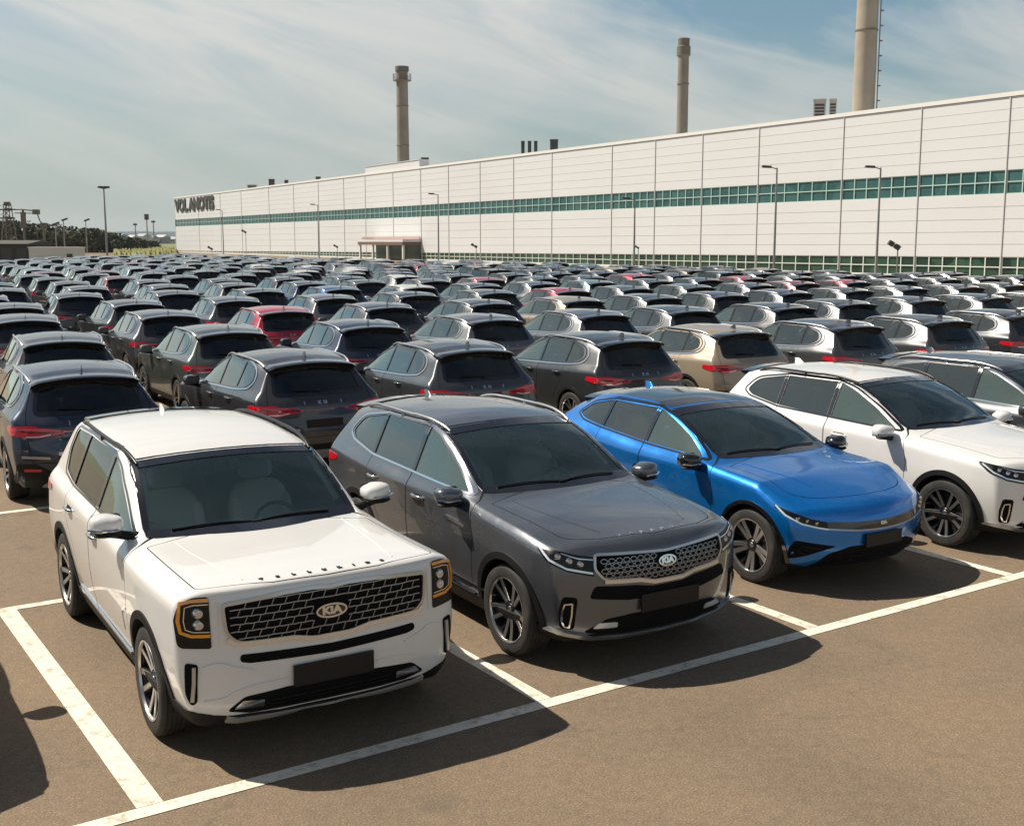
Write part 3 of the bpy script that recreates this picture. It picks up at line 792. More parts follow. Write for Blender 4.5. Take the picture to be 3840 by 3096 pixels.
def build_boxy(root):
    c = assemble(spec_boxy(), M_WHITE, root, dict(trim=M_GLOSSBK, handle=M_CHROME, rail=M_RIMD, seatm=M_SEATL, wstyle=1, gws=G_WS))
    # grille
    G = rp([(-.665,1.012,.03),(-.3,1.040),(-.12,1.044),(0,1.034),(.12,1.044),(.3,1.040),(.665,1.012,.03),(.650,0.832,.05),(.58,0.774,.04),(.25,0.764),(.12,0.737,.03),(-.12,0.737,.03),(-.25,0.764),(-.58,0.774,.04),(-.650,0.832,.05)])
    g = c.patch(G, 'front', 0.004, 0.01).build('grille', M_MOUTH, root, 40)
    c.strip(inset(G, .000), .020, 'front', .020, .02, True).build('grille_frame', M_SATIN, g, 40)
    c.strip([(-.645,.800),(-.60,.768),(-.25,.758),(-.12,.732),(.12,.732),(.25,.758),(.60,.768),(.645,.800)], .026, 'front', .024, .02).build('grille_frame', M_CHROME, g, 40)
    m = MB(); zl = lambda y: .778+.012*(abs(y) > .25)+.02*(abs(y) > .55); n_r = 6
    for r in range(n_r+1):
        z = .752+r*.0445
        if r: 
            lim = .625 if 1 < r < 6 else .58
            segs = [(-lim, lim)] if not .83 < z < .95 else [(-lim, -.115), (.115, lim)]
            for y0, y1 in segs: c.strip([(y0+(y1-y0)*k/16, z+.003*(k % 2)) for k in range(17)], .0062, 'front', .014, .012, mb=m, step=.06)
        for k in range(-8, 9):
            y = k*.082+(.041 if r % 2 else 0)
            if abs(y) > (.60 if r < 5 else .56) or r == n_r or (abs(y) < .12 and .80 < z < .95): continue
            if r == 0 and abs(y) > .52: continue
            c.strip([(y-.009, z+.002), (y+.009, z+.0425)], .0042, 'front', .012, .012, mb=m, step=.06)
    m.build('grille_mesh', M_GRMESH, g, 30)
    kia(c, root, 'front', .888, .195, .080, M_CHROME, M_GLOSSBK)
    letters(c, root, 'TELLURIDE', 'top', .675, 0, .036, .100, M_RIMD, bend=.10)
    # lamps: amber frame round two projector lenses
    for z_ in (0,):
        O = lambda q: c.obl(25, q)
        H = rp(O([(.735,1.065,.02),(.82,1.067,.02),(.897,1.035,.05),(.925,0.935),(.915,0.770,.04),(.735,0.755,.02)]))
        h = c.patch(H, 25, .006, .02, .05); hs = both(h, 'headlight', M_LAMPDK, root)
        fr = c.strip(O([(.738,1.047),(.83,1.047),(.890,1.033),(.905,0.935),(.895,0.865),(.84,0.840),(.738,0.835)]), .019, 25, .014, .02)
        fr2 = c.strip(O([(.742,1.025),(.82,1.025),(.866,1.013),(.876,0.935),(.868,0.883),(.83,0.865),(.742,0.860)]), .006, 25, .018, .02)
        L = MB()
        for zz in (.973, .903):
            p = c.proj('front', .800, zz, .012); L.lathe([(.001, p.x+.014), (.024, p.x+.010), (.030, p.x+.002), (.034, p.x-.006), (.037, p.x-.02)], 18, 'x', (0, .800, zz))
        D = MB(); p = c.proj('front', .800, .973, .006)
        for q in (0, 1):
            hh = (hs[0], hs[1])[q]; f = (lambda m_: m_) if q == 0 else (lambda m_: m_.mir())
            f(fr).build('amber_light_band', M_AMBER, hh, 40); f(fr2).build('lamp_bezel', M_CHROME, hh, 40); f(L).build('projector_lens', M_LAMPIN, hh, 40)
    # bumper: slot, side intakes, lower mouth, fog lamps, skid strip
    slot = rp([(-.575,0.700,.02),(0,0.680),(.575,0.700,.02),(.58,0.657,.02),(.52,0.643),(0,0.623),(-.52,0.643),(-.58,0.657,.02)])
    c.patch(slot, 'front', .004, .02).build('bumper_slot', M_MOUTH, root, 40)
    a, b = both(c.patch(rp(c.obl(40,[(.815,.665,.02),(.885,.680,.02),(.885,.48,.03),(.855,.41,.02),(.825,.43,.02)])), 40, .005, .02, .05), 'side_intake', M_MOUTH, root)
    s_ = c.strip(c.obl(40,[(.836,.655),(.840,.56),(.850,.445)]), .020, 40, .022, .03)
    s_.build('intake_vane', M_SATIN, a, 40); s_.mir().build('intake_vane', M_SATIN, b, 40)
    mouth = rp([(-.66,0.350,.03),(-.56,0.435,.03),(-.30,0.455),(0,0.458),(.30,0.455),(.56,0.435,.03),(.66,0.350,.03),(.52,0.315),(-.52,0.315)])
    c.patch(mouth, 'front', .004, .02).build('lower_intake', M_MOUTH, root, 40)
    m = MB()
    for k in range(3): c.strip([(-.40,.335+.028*k),(.40,.335+.028*k)], .008, 'front', .012, .01, mb=m)
    m.build('intake_slats', M_PL, root, 30)
    fg = c.patch(rp([(.44,.405,.01),(.57,.415,.01),(.62,.365,.01),(.44,.355,.01)]), 'front', .012, .02, .04)
    both(fg, 'fog_light', M_LAMPIN, root)
    lower = rp([(-.80,.345),(-.62,.310),(-.30,.30),(.30,.30),(.62,.310),(.80,.345),(.80,.26),(.5,.235),(-.5,.235),(-.80,.26)])
    both(c.patch(c.obl(50,[(.74,.335),(.84,.365),(.905,.40),(.905,.27),(.84,.262),(.74,.258)]), 50, .009, .03, .05), 'bumper_corner', M_PL, root)
    c.patch(lower, 'front', .008, .03).build('bumper_skirt', M_PL, root, 40)
    c.strip([(-.66,.300),(-.58,.275),(0,.262),(.58,.275),(.66,.300)], .036, 'front', .022, .03).build('skid_strip', M_SKID, root, 40)
    both(c.strip(sp([(.79,.640),(.70,.655),(.62,.625),(.50,.590)], 6), .018, 'front', .007, .012), 'bumper_crease', M_WHITE, root, 80)
    both(c.strip(sp([(.79,.430),(.68,.440),(.60,.475),(.45,.500),(.30,.505)], 6), .014, 'front', .006, .012), 'bumper_crease', M_WHITE, root, 80)
    both(c.strip([(.70,1.03),(.70,.90),(.705,.76)], .012, 'front', .005, .01), 'bumper_crease', M_WHITE, root, 80)
    plate(c, root, 'front', 0, .520, .53, .135)
    # bonnet creases and side spear
    for sg in (1,):
        m = c.strip([(.60,.50),(.2,.555),(-.2,.60),(-.50,.615)], .012, 'top', .003, .006)
        both(m, 'bonnet_crease', M_WHITE, root, 80)
    both(c.strip([(-.50,.70),(-.62,.66),(-.62,.52)], .012, 'side', .006, .006), 'fender_garnish', M_WHITE, root)
    rear_common(c, root, .74, .86)
    return c
def rear_common(c, root, y0, y1, z=1.0, lh=.13, word=None, plate_m=None, wide=True):
    TL = rp([(.36,z+.030,.01),(.60,z+.060),(.80,z+.085,.02),(.885,z+.070,.02),(.885,z-.045,.03),(.74,z-.075,.02),(.56,z-.030),(.36,z-.005,.01)])
    t = c.patch(TL, 'rear', .008, .03, .05)
    a, b = both(t, 'tail_light', M_RED, root)
    l1 = c.strip([(.42,z+.012),(.62,z+.008),(.78,z+.0),(.86,z+.015)], .022, 'rear', .013, .01)
    l2 = c.strip([(.62,z-.030),(.76,z-.050),(.84,z-.030)], .016, 'rear', .013, .01)
    for o, f in ((a, 0), (b, 1)):
        for q, mm in ((l1, M_REDD), (l2, M_LENS)): (q.mir() if f else q).build('lamp_band', mm, o, 40)
    tip = c.patch(rp([(c.rq-.10+.06,z+.035,.01),(c.rq+.16,z+.060,.01),(c.rq+.16,z-.03,.02),(c.rq-.04,z-.04,.02)]) if False else rp([(c.xq+.10,z-.035,.02),(c.xq+.42,z+.020,.02),(c.xq+.40,z+.062,.02),(c.xq+.10,z+.075,.02)]), 'side', .008, .02, .05)
    both(tip, 'tail_light', M_RED, root)
    low = rp([(-.90,.58,.03),(-.70,.56),(-.5,.47),(.5,.47),(.70,.56),(.90,.58,.03),(.90,.30,.03),(.6,.26),(-.6,.26),(-.90,.30,.03)])
    c.patch(low, 'rear', .008, .03).build('rear_bumper', M_PL, root, 40)
    c.patch(rp([(-.48,.40,.03),(.48,.40,.03),(.56,.29,.03),(-.56,.29,.03)]), 'rear', .024, .03).build('rear_skid', M_SKID, root, 40)
    rf = c.strip([(.62,.50),(.80,.51)], .03, 'rear', .016, .02); both(rf, 'reflector', M_RED, root)
    x = c.proj('rear', 0, max(q[1] for q in c.rwin)+.02, 0)
    sp_ = MB(); zt = x.z; rings = []
    for k in range(15):
        y = -.60+1.20*k/14; xx = x.x-(.02 if abs(y) > .5 else 0)+.03*abs(y)**2
        zz = c.proj('top', xx+.10, y, 0).z
        rings.append([(xx+.12, y, zz-.004), (xx+.10, y, zz+.012), (xx-.10, y, zz-.002), (xx-.115, y, zz-.020), (xx-.05, y, zz-.045), (xx+.05, y, zz-.05)])
    sp_.loft(rings).build('spoiler', c.sp_m if hasattr(c, 'sp_m') else M_GLOSSBK, root, 40)
    w1 = c.strip([(0,1.21),(.05,1.225),(.36,1.245)], .012, 'rear', .016, .012); w1.build('rear_wiper', M_PL, root, 40)
    # window surround
    c.strip(inset(c.rwin, .002), .035, 'rear', .003, .01, True).build('rear_window_trim', M_GLOSSBK, root, 40)
    plate(c, root, 'rear', 0, .76, .50, .12, plate_m or M_PLATE)
# ------------------------------------------------------------------ graphite three-row SUV (also the white one further along)
def spec_family(h=0.0):
    rows = [ # x   z0   wl   wm   zm   ws    zs   wg   zg   wr   zr   zt   rR
      (0.80, .24, .80, .87, .60, .87, .90, .82, .94, .70, .965, .985, .06),
      (0.45, .23, .86, .915, .62, .905, .93, .85, .985, .70, 1.01, 1.035, .10),
      (0.0, .22, .88, .940, .66, .915, .96, .855, 1.02, .71, 1.045, 1.075, .12),
      (-.30, .21, .875, .935, .64, .92, .985, .86, 1.045, .73, 1.07, 1.10, .10),
      (-.50, .21, .87, .93, .62, .92, .995, .862, 1.06, .75, 1.085, 1.13, .06),
      (-.66, .21, .87, .93, .62, .92, 1.00, .864, 1.075, .76, 1.13, 1.19, .05),
      (-.9, .21, .87, .93, .62, .92, 1.01, .865, 1.09, .735, 1.265, 1.33, .05),
      (-1.2, .21, .87, .93, .62, .92, 1.015, .864, 1.10, .70, 1.42, 1.475, .06),
      (-1.5, .21, .87, .93, .62, .92, 1.02, .863, 1.105, .675, 1.52, 1.575, .08),
      (-1.9, .21, .87, .93, .62, .92, 1.03, .860, 1.115, .665, 1.565, 1.625, .09),
      (-2.4, .21, .87, .93, .64, .918, 1.045, .857, 1.135, .66, 1.575, 1.635, .09),
      (-3.0, .22, .875, .93, .66, .91, 1.065, .840, 1.17, .65, 1.545, 1.605, .09),
      (-3.75, .26, .83, .89, .68, .875, 1.08, .80, 1.20, .62, 1.48, 1.54, .09)]
    s = dict(rows=rows, hw=.93, xf0=.05, xr0=-2.9, WB=2.76, tyre=.355, arch=.40, clad=.055, sill=.13, axle_y=.80, sillchrome=True,
      front=[(.20,.66),(.30,.76),(.45,.80),(.60,.81),(.75,.80),(.88,.77),(.95,.73),(1.02,.66),(1.2,.5)], fsweep=(.26, 2.6),
      rear=[(.2,-3.50),(.45,-3.66),(.65,-3.68),(.9,-3.66),(1.10,-3.62),(1.5,-3.36),(1.7,-3.28)], rsweep=(.14, 2.8), rS=.035)
    s['ws'] = dict(xb=-.62, xt=-1.46, in_=.028, zb=1.135); s['wsx'] = -1.8
    s['rwin'] = rp([(-.62,1.19,.05),(.62,1.19,.05),(.52,1.475,.07),(0,1.515),(-.52,1.475,.07)]); s['rwx'] = -2.9
    d1 = [(-.74,1.125,.02),(-1.66,1.145,.01),(-1.66,1.525,.01),(-1.45,1.470,.06),(-1.08,1.310,.05)]
    d2 = [(-1.72,1.145,.01),(-2.50,1.175,.01),(-2.50,1.525,.01),(-1.72,1.530,.01)]
    d3 = [(-2.56,1.180,.01),(-3.02,1.245,.04),(-3.14,1.30,.05),(-3.02,1.44,.12),(-2.56,1.520,.01)]
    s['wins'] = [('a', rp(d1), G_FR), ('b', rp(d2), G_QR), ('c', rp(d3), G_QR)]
    s['dlo'] = rp([(-.66,1.113,.02),(-2.52,1.162),(-3.05,1.232,.04),(-3.20,1.295,.06),(-3.05,1.460,.14),(-2.5,1.545),(-1.72,1.548),(-1.43,1.490,.10),(-1.04,1.325,.10)])
    s['pillars'] = [[(-1.663,1.150),(-1.717,1.150),(-1.717,1.526),(-1.663,1.523)], [(-2.503,1.18),(-2.557,1.185),(-2.557,1.517),(-2.503,1.520)]]
    s['doors'] = [rp([(-.55,.38,.06),(-1.66,.38,.04),(-1.69,.90),(-1.69,1.560,.02),(-1.42,1.515,.06),(-1.00,1.34,.05),(-.56,1.075,.02),(-.50,.80)]),
                  rp([(-1.70,.90),(-1.67,.38,.04),(-2.20,.38,.05),(-2.28,.64,.15),(-2.53,.90,.1),(-2.53,1.555,.02),(-1.70,1.562,.02)])]
    s['hood'] = rp([(.48,.70,.10),(.60,.45),(.665,0),(.60,-.45),(.48,-.70,.10),(-.46,-.765,.02),(-.56,-.3),(-.57,0),(-.56,.3),(-.46,.765,.02)])
    s['gate'] = rp([(-.72,.54,.05),(.72,.54,.05),(.76,.95),(.68,1.2),(.58,1.52,.05),(0,1.56),(-.58,1.52,.05),(-.68,1.2),(-.76,.95)])
    s['cav'] = (-.58, -3.40); s['handles'] = [(-1.46,.965),(-2.38,.985)]; s['mir'] = (-.74, 1.00, 1.115, .92)
    s['rail'] = (-1.42, -3.08, .615, .030, .030); s['ant'] = -3.02; s['seatx'] = -1.34
    return s
def grille_wave(c, root, G, cells, fr=M_CHROME, mm=M_CHROME, frw=.018):
    g = c.patch(G, 'front', 0.004, 0.01).build('grille', M_MOUTH, root, 40)
    c.strip(inset(G, .004), frw, 'front', .016, .02, True).build('grille_frame', fr, g, 40)
    m = MB()
    for (y, z) in cells:
        hx = [(y-.028,z),(y-.012,z+.015),(y+.012,z+.015),(y+.028,z),(y+.012,z-.015),(y-.012,z-.015)]
        c.strip(hx, .0055, 'front', .012, .012, True, m, .05)
    m.build('grille_mesh', mm, g, 30); return g
def build_family(root, P, white=False, o2=None):
    opts = dict(trim=M_CHROME, handle=M_CHROME, rail=M_SATIN, seatm=M_SEATD, wstyle=0, mcap=P); opts.update(o2 or {})
    c = assemble(spec_family(), P, root, opts)
    G = rp([(-.585,.905,.03),(-.3,.895),(-.10,.885),(0,.880),(.10,.885),(.3,.895),(.585,.905,.03),(.60,.80,.03),(.53,.715,.05),(.25,.700),(.13,.672,.03),(-.13,.672,.03),(-.25,.700),(-.53,.715,.05),(-.60,.80,.03)])
    cells = []
    for r in range(6):
        for k in range(-11, 12):
            y = k*.058+(.029 if r % 2 else 0); z = .715+r*.034
            if abs(y) < .545-(.03 if r == 0 else 0) and not (abs(y) < .09 and .76 < z < .86) and z < .868: cells.append((y, z))
    grille_wave(c, root, G, cells, M_SATIN, M_GRMESH)
    c.strip([(-.53,.708),(-.25,.694),(-.13,.666),(.13,.666),(.25,.694),(.53,.708)], .024, 'front', .022, .02).build('grille_frame', M_CHROME, root, 40)
    kia(c, root, 'front', .805, .155, .070, M_CHROME, M_GLOSSBK)
    letters(c, root, 'SORENTO', 'top', .62, 0, .032, .098, M_CHROME, bend=.14)
    O = lambda q, a=32: c.obl(a, q)
    H = rp(O([(.595,.890),(.70,.905),(.80,.930,.01),(.862,.955,.01),(.880,.93),(.878,.86,.03),(.78,.790,.02),(.60,.750,.01)]))
    h = c.patch(H, 32, .005, .02, .05); hs = both(h, 'headlight', M_LAMPDK, root)
    d1 = c.strip(O([(.868,.935),(.866,.870),(.78,.812),(.61,.775)]), .014, 32, .014, .02)
    d2 = c.strip(O([(.80,.915),(.70,.880),(.60,.868)]), .007, 32, .012, .01)
    L = MB()
    for yy, zz in ((.82,.895),(.755,.865),(.685,.842)):
        p = c.proj('front', yy, zz, .010); L.lathe([(.001, p.x+.008), (.016, p.x+.006), (.022, p.x-.002), (.028, p.x-.015)], 14, 'x', (0, yy, zz))
    for q, hh in enumerate(hs):
        f = (lambda a: a.mir()) if q else (lambda a: a)
        f(d1).build('light_band', M_LENS, hh, 40); f(d2).build('lamp_bezel', M_CHROME, hh, 40); f(L).build('projector_lens', M_LAMPIN, hh, 40)
    # band under the grille, mouth, intakes, fog, skirt
    band = rp([(-.60,.680,.03),(-.28,.660),(-.13,.635),(.13,.635),(.28,.660),(.60,.680,.03),(.64,.59,.03),(.34,.555),(-.34,.555),(-.64,.59,.03)])
    c.patch(band, 'front', .003, .02).build('bumper_slot', M_MOUTH, root, 40)
    ik = c.patch(rp(c.obl(40, [(.715,.600,.03),(.815,.610,.03),(.830,.49),(.810,.365,.03),(.725,.355,.03)])), 40, .004, .02, .05)
    a, b = both(ik, 'side_intake', M_MOUTH, root)
    dd = c.strip(c.obl(40, [(.752,.560),(.752,.47),(.760,.38),(.788,.385),(.808,.43),(.812,.50),(.800,.555),(.752,.560)]), .012, 40, .016, .02)
    dd.build('intake_vane', M_CHROME, a, 40); dd.mir().build('intake_vane', M_CHROME, b, 40)
    mouth = rp([(-.66,.33,.03),(-.50,.425,.03),(-.30,.445),(.30,.445),(.50,.425,.03),(.66,.33,.03),(.52,.30),(-.52,.30)])
    c.patch(mouth, 'front', .004, .02).build('lower_intake', M_MOUTH, root, 40)
    both(c.patch(rp([(.42,.395,.01),(.56,.400,.01),(.60,.360,.01),(.41,.352,.01)]), 'front', .012, .02, .04), 'fog_light', M_LENS, root)
    lower = rp([(-.80,.330),(-.66,.305),(-.30,.298),(.30,.298),(.66,.305),(.80,.330),(.80,.25),(.5,.225),(-.5,.225),(-.80,.25)])
    c.patch(lower, 'front', .008, .03).build('bumper_skirt', M_PL, root, 40)
    both(c.patch(c.obl(50,[(.72,.31),(.80,.33),(.875,.355),(.875,.26),(.80,.25),(.72,.246)]), 50, .009, .03, .05), 'bumper_corner', M_PL, root)
    c.strip([(-.84,.345),(-.68,.305),(-.56,.275),(0,.262),(.56,.275),(.68,.305),(.84,.345)], .026, 'front', .024, .03).build('skid_strip', M_SATIN, root, 40)
    plate(c, root, 'front', .02, .520, .54, .135)
    both(c.strip([(.50,.40),(.2,.50),(-.2,.575),(-.46,.60)], .012, 'top', .004, .006), 'bonnet_crease', P, root, 80)
    if not white: ga = c.strip([(-.62,.885),(-.95,.900)], .022, 'side', .014, .02); both(ga, 'fender_garnish', M_CHROME, root)
    rear_common(c, root, .74, .86, .98)
    return c
# ------------------------------------------------------------------ blue low crossover
def spec_cross():
    rows = [ # x   z0   wl   wm   zm   ws    zs   wg   zg   wr   zr   zt   rR
      (0.80, .22, .80, .87, .55, .86, .70, .80, .745, .66, .765, .79, .08),
      (0.45, .22, .86, .92, .60, .90, .84, .83, .875, .68, .885, .90, .14),
      (0.10, .21, .88, .94, .64, .915, .90, .85, .945, .69, .95, .97, .16),
      (-.25, .20, .875, .935, .62, .92, .92, .86, .975, .70, .985, 1.01, .14),
      (-.52, .20, .87, .93, .60, .92, .93, .865, .99, .72, 1.005, 1.045, .08),
      (-.66, .20, .87, .93, .60, .92, .93, .865, 1.00, .735, 1.04, 1.09, .05),
      (-.95, .20, .87, .93, .60, .92, .935, .865, 1.015, .71, 1.175, 1.23, .05),
      (-1.25, .20, .87, .93, .60, .92, .94, .863, 1.025, .675, 1.305, 1.36, .06),
      (-1.55, .20, .87, .93, .60, .92, .95, .860, 1.035, .65, 1.395, 1.45, .08),
      (-1.9, .20, .87, .93, .60, .92, .965, .855, 1.05, .635, 1.44, 1.50, .09),
      (-2.4, .20, .87, .93, .62, .92, .99, .85, 1.085, .625, 1.445, 1.505, .09),
      (-2.9, .21, .88, .94, .66, .92, 1.02, .835, 1.13, .615, 1.40, 1.46, .09),
      (-3.7, .25, .84, .90, .68, .88, 1.04, .79, 1.13, .58, 1.28, 1.32, .09)]
    s = dict(rows=rows, hw=.93, xf0=.05, xr0=-2.85, WB=2.72, tyre=.35, arch=.395, clad=.035, sill=.12, axle_y=.80, sillchrome=False,
      front=[(.20,.62),(.30,.72),(.42,.76),(.55,.77),(.66,.755),(.74,.72),(.80,.67),(.9,.58),(1.1,.4)], fsweep=(.34, 2.3),
      rear=[(.2,-3.42),(.45,-3.58),(.65,-3.60),(.9,-3.58),(1.05,-3.54),(1.15,-3.42),(1.45,-3.10),(1.6,-3.0)], rsweep=(.16, 2.6), rS=.05)
    s['ws'] = dict(xb=-.64, xt=-1.50, in_=.028, zb=1.050); s['wsx'] = -1.85
    s['rwin'] = rp([(-.56,1.14,.05),(.56,1.14,.05),(.48,1.33,.06),(0,1.365),(-.48,1.33,.06)]); s['rwx'] = -2.8
    d1 = [(-.80,1.045,.02),(-1.66,1.075,.01),(-1.66,1.400,.01),(-1.42,1.335,.08),(-1.10,1.21,.06)]
    d2 = [(-1.72,1.075,.01),(-2.46,1.125,.01),(-2.46,1.400,.01),(-1.72,1.408,.01)]
    d3 = [(-2.51,1.130,.01),(-2.82,1.165,.03),(-3.00,1.215,.04),(-2.86,1.325,.10),(-2.51,1.395,.01)]
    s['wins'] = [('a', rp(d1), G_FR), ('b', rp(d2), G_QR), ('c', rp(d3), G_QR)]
    s['dlo'] = rp([(-.70,1.030,.02),(-1.7,1.060),(-2.50,1.113),(-2.85,1.150,.04),(-3.05,1.21,.06),(-2.88,1.345,.12),(-2.5,1.418),(-1.72,1.427),(-1.40,1.355,.12),(-1.06,1.225,.10)])
    s['pillars'] = [[(-1.663,1.080),(-1.717,1.080),(-1.717,1.405),(-1.663,1.398)], [(-2.463,1.13),(-2.507,1.135),(-2.507,1.392),(-2.463,1.397)]]
    s['doors'] = [rp([(-.55,.36,.06),(-1.66,.36,.04),(-1.69,.85),(-1.69,1.440,.02),(-1.38,1.375,.06),(-1.00,1.235,.05),(-.58,.99,.02),(-.52,.75)]),
                  rp([(-1.70,.85),(-1.67,.36,.04),(-2.18,.36,.05),(-2.26,.62,.15),(-2.49,.88,.1),(-2.49,1.435,.02),(-1.70,1.440,.02)])]
    s['hood'] = rp([(.30,.72,.12),(.44,.55,.1),(.52,.30),(.55,0),(.52,-.30),(.44,-.55,.1),(.30,-.72,.12),(-.48,-.74,.02),(-.57,-.3),(-.58,0),(-.57,.3),(-.48,.74,.02)])
    s['gate'] = rp([(-.70,.58,.05),(.70,.58,.05),(.74,.95),(.64,1.12),(.54,1.375,.05),(0,1.41),(-.54,1.375,.05),(-.64,1.12),(-.74,.95)])
    s['cav'] = (-.60, -3.25); s['handles'] = []; s['mir'] = (-.76, 1.00, 1.035, .90)
    s['rail'] = None; s['ant'] = -2.70; s['seatx'] = -1.36
    return s
def build_cross(root):
    P = M_BLUE
    c = assemble(spec_cross(), P, root, dict(trim=M_GLOSSBK, seatm=M_SEATD, wstyle=2, mcap=M_GLOSSBK, cladm=M_GLOSSBK))
    # dark glass roof panel
    c.patch(rp([(-1.60,.58,.08),(-1.56,0),(-1.60,-.58,.08),(-2.85,-.52,.10),(-2.90,0),(-2.85,.52,.10)]), 'top', .0025, .008).build('roof_panel', M_GLOSSBK, root, 40)
    O = lambda q, a=38: c.obl(a, q)
    # slim lamp band running right across the nose
    band = rp([(-.62,.665),(-.3,.650),(0,.645),(.3,.650),(.62,.665),(.62,.615,.01),(.3,.585),(0,.575),(-.3,.585),(-.62,.615,.01)])
    c.patch(band, 'front', .004, .02).build('grille', M_GLOSSBK, root, 40)
    H = rp(O([(.58,.662),(.70,.690),(.82,.740),(.885,.790,.01),(.890,.765),(.865,.700,.02),(.78,.640,.02),(.58,.598)]))
    hs = both(c.patch(H, 38, .006, .02, .05), 'headlight', M_LAMPDK, root)
    d1 = c.strip(O([(.880,.785),(.868,.715),(.78,.648),(.66,.615),(.58,.600)]), .014, 38, .014, .02)
    L = MB()
    for yy, zz in ((.80,.695),(.74,.675),(.67,.655)):
        p = c.proj('front', yy, zz, .008); L.box((p.x-.004, yy, zz), (.02, .040, .024))
    for q, hh in enumerate(hs):
        f = (lambda a: a.mir()) if q else (lambda a: a)
        f(d1).build('light_band', M_LENS, hh, 40); f(L).build('projector_lens', M_LAMPIN, hh, 40)
    c.strip([(-.60,.603),(-.3,.575),(0,.566),(.3,.575),(.60,.603)], .012, 'front', .014, .02).build('nose_moulding', M_SATIN, root, 40)
    t = onsurf(c, textmb('KIA', .036, .002, .003, 1.35), 'front', 0, .615, .010); t.build('emblem', M_CHROME, root, 0)
    tri = c.patch(rp(c.obl(30,[(.50,.440,.02),(.83,.500,.03),(.85,.43),(.83,.315,.03),(.72,.36,.03),(.66,.385)])), 30, .004, .02, .05)
    a, b = both(tri, 'side_intake', M_MOUTH, root)
    v = c.strip(c.obl(30,[(.62,.425),(.78,.450),(.80,.40),(.74,.37)]), .010, 30, .012, .01); v.build('intake_vane', M_PL, a, 40); v.mir().build('intake_vane', M_PL, b, 40)
    mouth = rp([(-.66,.235,.02),(-.56,.37,.05),(-.36,.43,.03),(.36,.43,.03),(.56,.37,.05),(.66,.235,.02),(.5,.205),(-.5,.205)])
    c.patch(mouth, 'front', .004, .02).build('lower_intake', M_MOUTH, root, 40)
    m = MB()
    for k in range(4): c.strip([(-.46,.245+.03*k),(.46,.245+.03*k)], .007, 'front', .012, .01, mb=m)
    m.build('intake_slats', M_PL, root, 30)
    both(c.patch(rp(c.obl(40,[(.64,.235,.01),(.80,.262),(.85,.27,.01),(.85,.245,.01),(.66,.212,.01)])), 40, .008, .02, .05), 'bumper_skirt', M_PL, root)
    plate(c, root, 'front', 0, .475, .46, .115)
    both(c.strip([(.28,.42),(.05,.50),(-.25,.56),(-.48,.585)], .014, 'top', .004, .006), 'bonnet_crease', P, root, 80)
    rear_common(c, root, .74, .86, .93)
    return c
# ------------------------------------------------------------------ ground plan of the lot
SA = R(-33.7)                                 # stall lines
NV = Vector((math.sin(SA), math.cos(SA))); DV = Vector((math.cos(SA), -math.sin(SA)))
def lot(p, t, z=0.0): q = NV*p+DV*t; return (q.x, q.y, z)
F_ = 1153.4; PIT = R(8.51)
def ray(x, y):
    """direction through a point of the 1024 x 825 frame"""
    u = (x-512)/F_; v = -(y-412.5)/F_
    return Vector((u, math.cos(PIT)+v*math.sin(PIT), -math.sin(PIT)+v*math.cos(PIT)))
def at(x, Y, y=None):
    """ground-plan point in column x at distance Y; with y also the height seen there"""
    d = ray(x, 240.0); X = d.x/d.y*Y
    if y is None: return X, Y
    d = ray(x, y); return d.x/d.y*Y, Y, CAM_H+d.z/d.y*Y
# ground
m = mat('asphalt', (0.19, 0.145, 0.108), 0.88); t = m.node_tree; b = t.nodes['Principled BSDF']
c = N(t, 'ShaderNodeTexCoord'); ob = c.outputs['Object']
fine = noise(t, ob, 85, 3, 0.75); mid = noise(t, ob, 14, 5, 0.6); big = noise(t, ob, 0.45, 6, 0.62, 0.5)
vo = N(t, 'ShaderNodeTexVoronoi'); vo.inputs['Scale'].default_value = 62; t.links.new(ob, vo.inputs['Vector'])
gcol = ramp(t, fine, [(0.22, (0.100, 0.075, 0.051)), (0.50, (0.204, 0.151, 0.100)), (0.80, (0.351, 0.264, 0.176))])
vcol = ramp(t, vo.outputs['Distance'], [(0.0, (1.18, 1.18, 1.18)), (0.5, (0.86, 0.86, 0.86))])
a1 = mixc(t, 1.0, gcol, vcol, 'MULTIPLY')
a2 = mixc(t, 1.0, a1, ramp(t, big, [(0.30, (0.80, 0.81, 0.83)), (0.52, (1, 1, 1)), (0.72, (1.16, 1.12, 1.06))]), 'MULTIPLY')
a3 = mixc(t, 1.0, a2, ramp(t, mid, [(0.35, (0.90, 0.90, 0.90)), (0.65, (1.08, 1.08, 1.08))]), 'MULTIPLY')
# oil drips and hairline cracks
st = noise(t, ob, 1.1, 3, 0.5); stf = ramp(t, st, [(0.66, 0.0), (0.72, 0.45)])
a4 = mixc(t, stf, a3, (0.07, 0.06, 0.052))
vc = N(t, 'ShaderNodeTexVoronoi'); vc.feature = 'DISTANCE_TO_EDGE'; vc.inputs['Scale'].default_value = 0.23
wn = N(t, 'ShaderNodeTexNoise'); wn.inputs['Scale'].default_value = 1.6; wn.inputs['Detail'].default_value = 6; t.links.new(ob, wn.inputs['Vector'])
wv = N(t, 'ShaderNodeVectorMath'); wv.operation = 'ADD'; t.links.new(ob, wv.inputs[0])
ws_ = N(t, 'ShaderNodeVectorMath'); ws_.operation = 'SCALE'; ws_.inputs[3].default_value = 1.3; t.links.new(wn.outputs['Color'], ws_.inputs[0]); t.links.new(ws_.outputs[0], wv.inputs[1])
t.links.new(wv.outputs[0], vc.inputs['Vector'])
ck = ramp(t, vc.outputs['Distance'], [(0.0, 0.25), (0.0020, 0.0)])
a5 = mixc(t, ck, a4, (0.05, 0.043, 0.037))
t.links.new(a5, b.inputs['Base Color'])
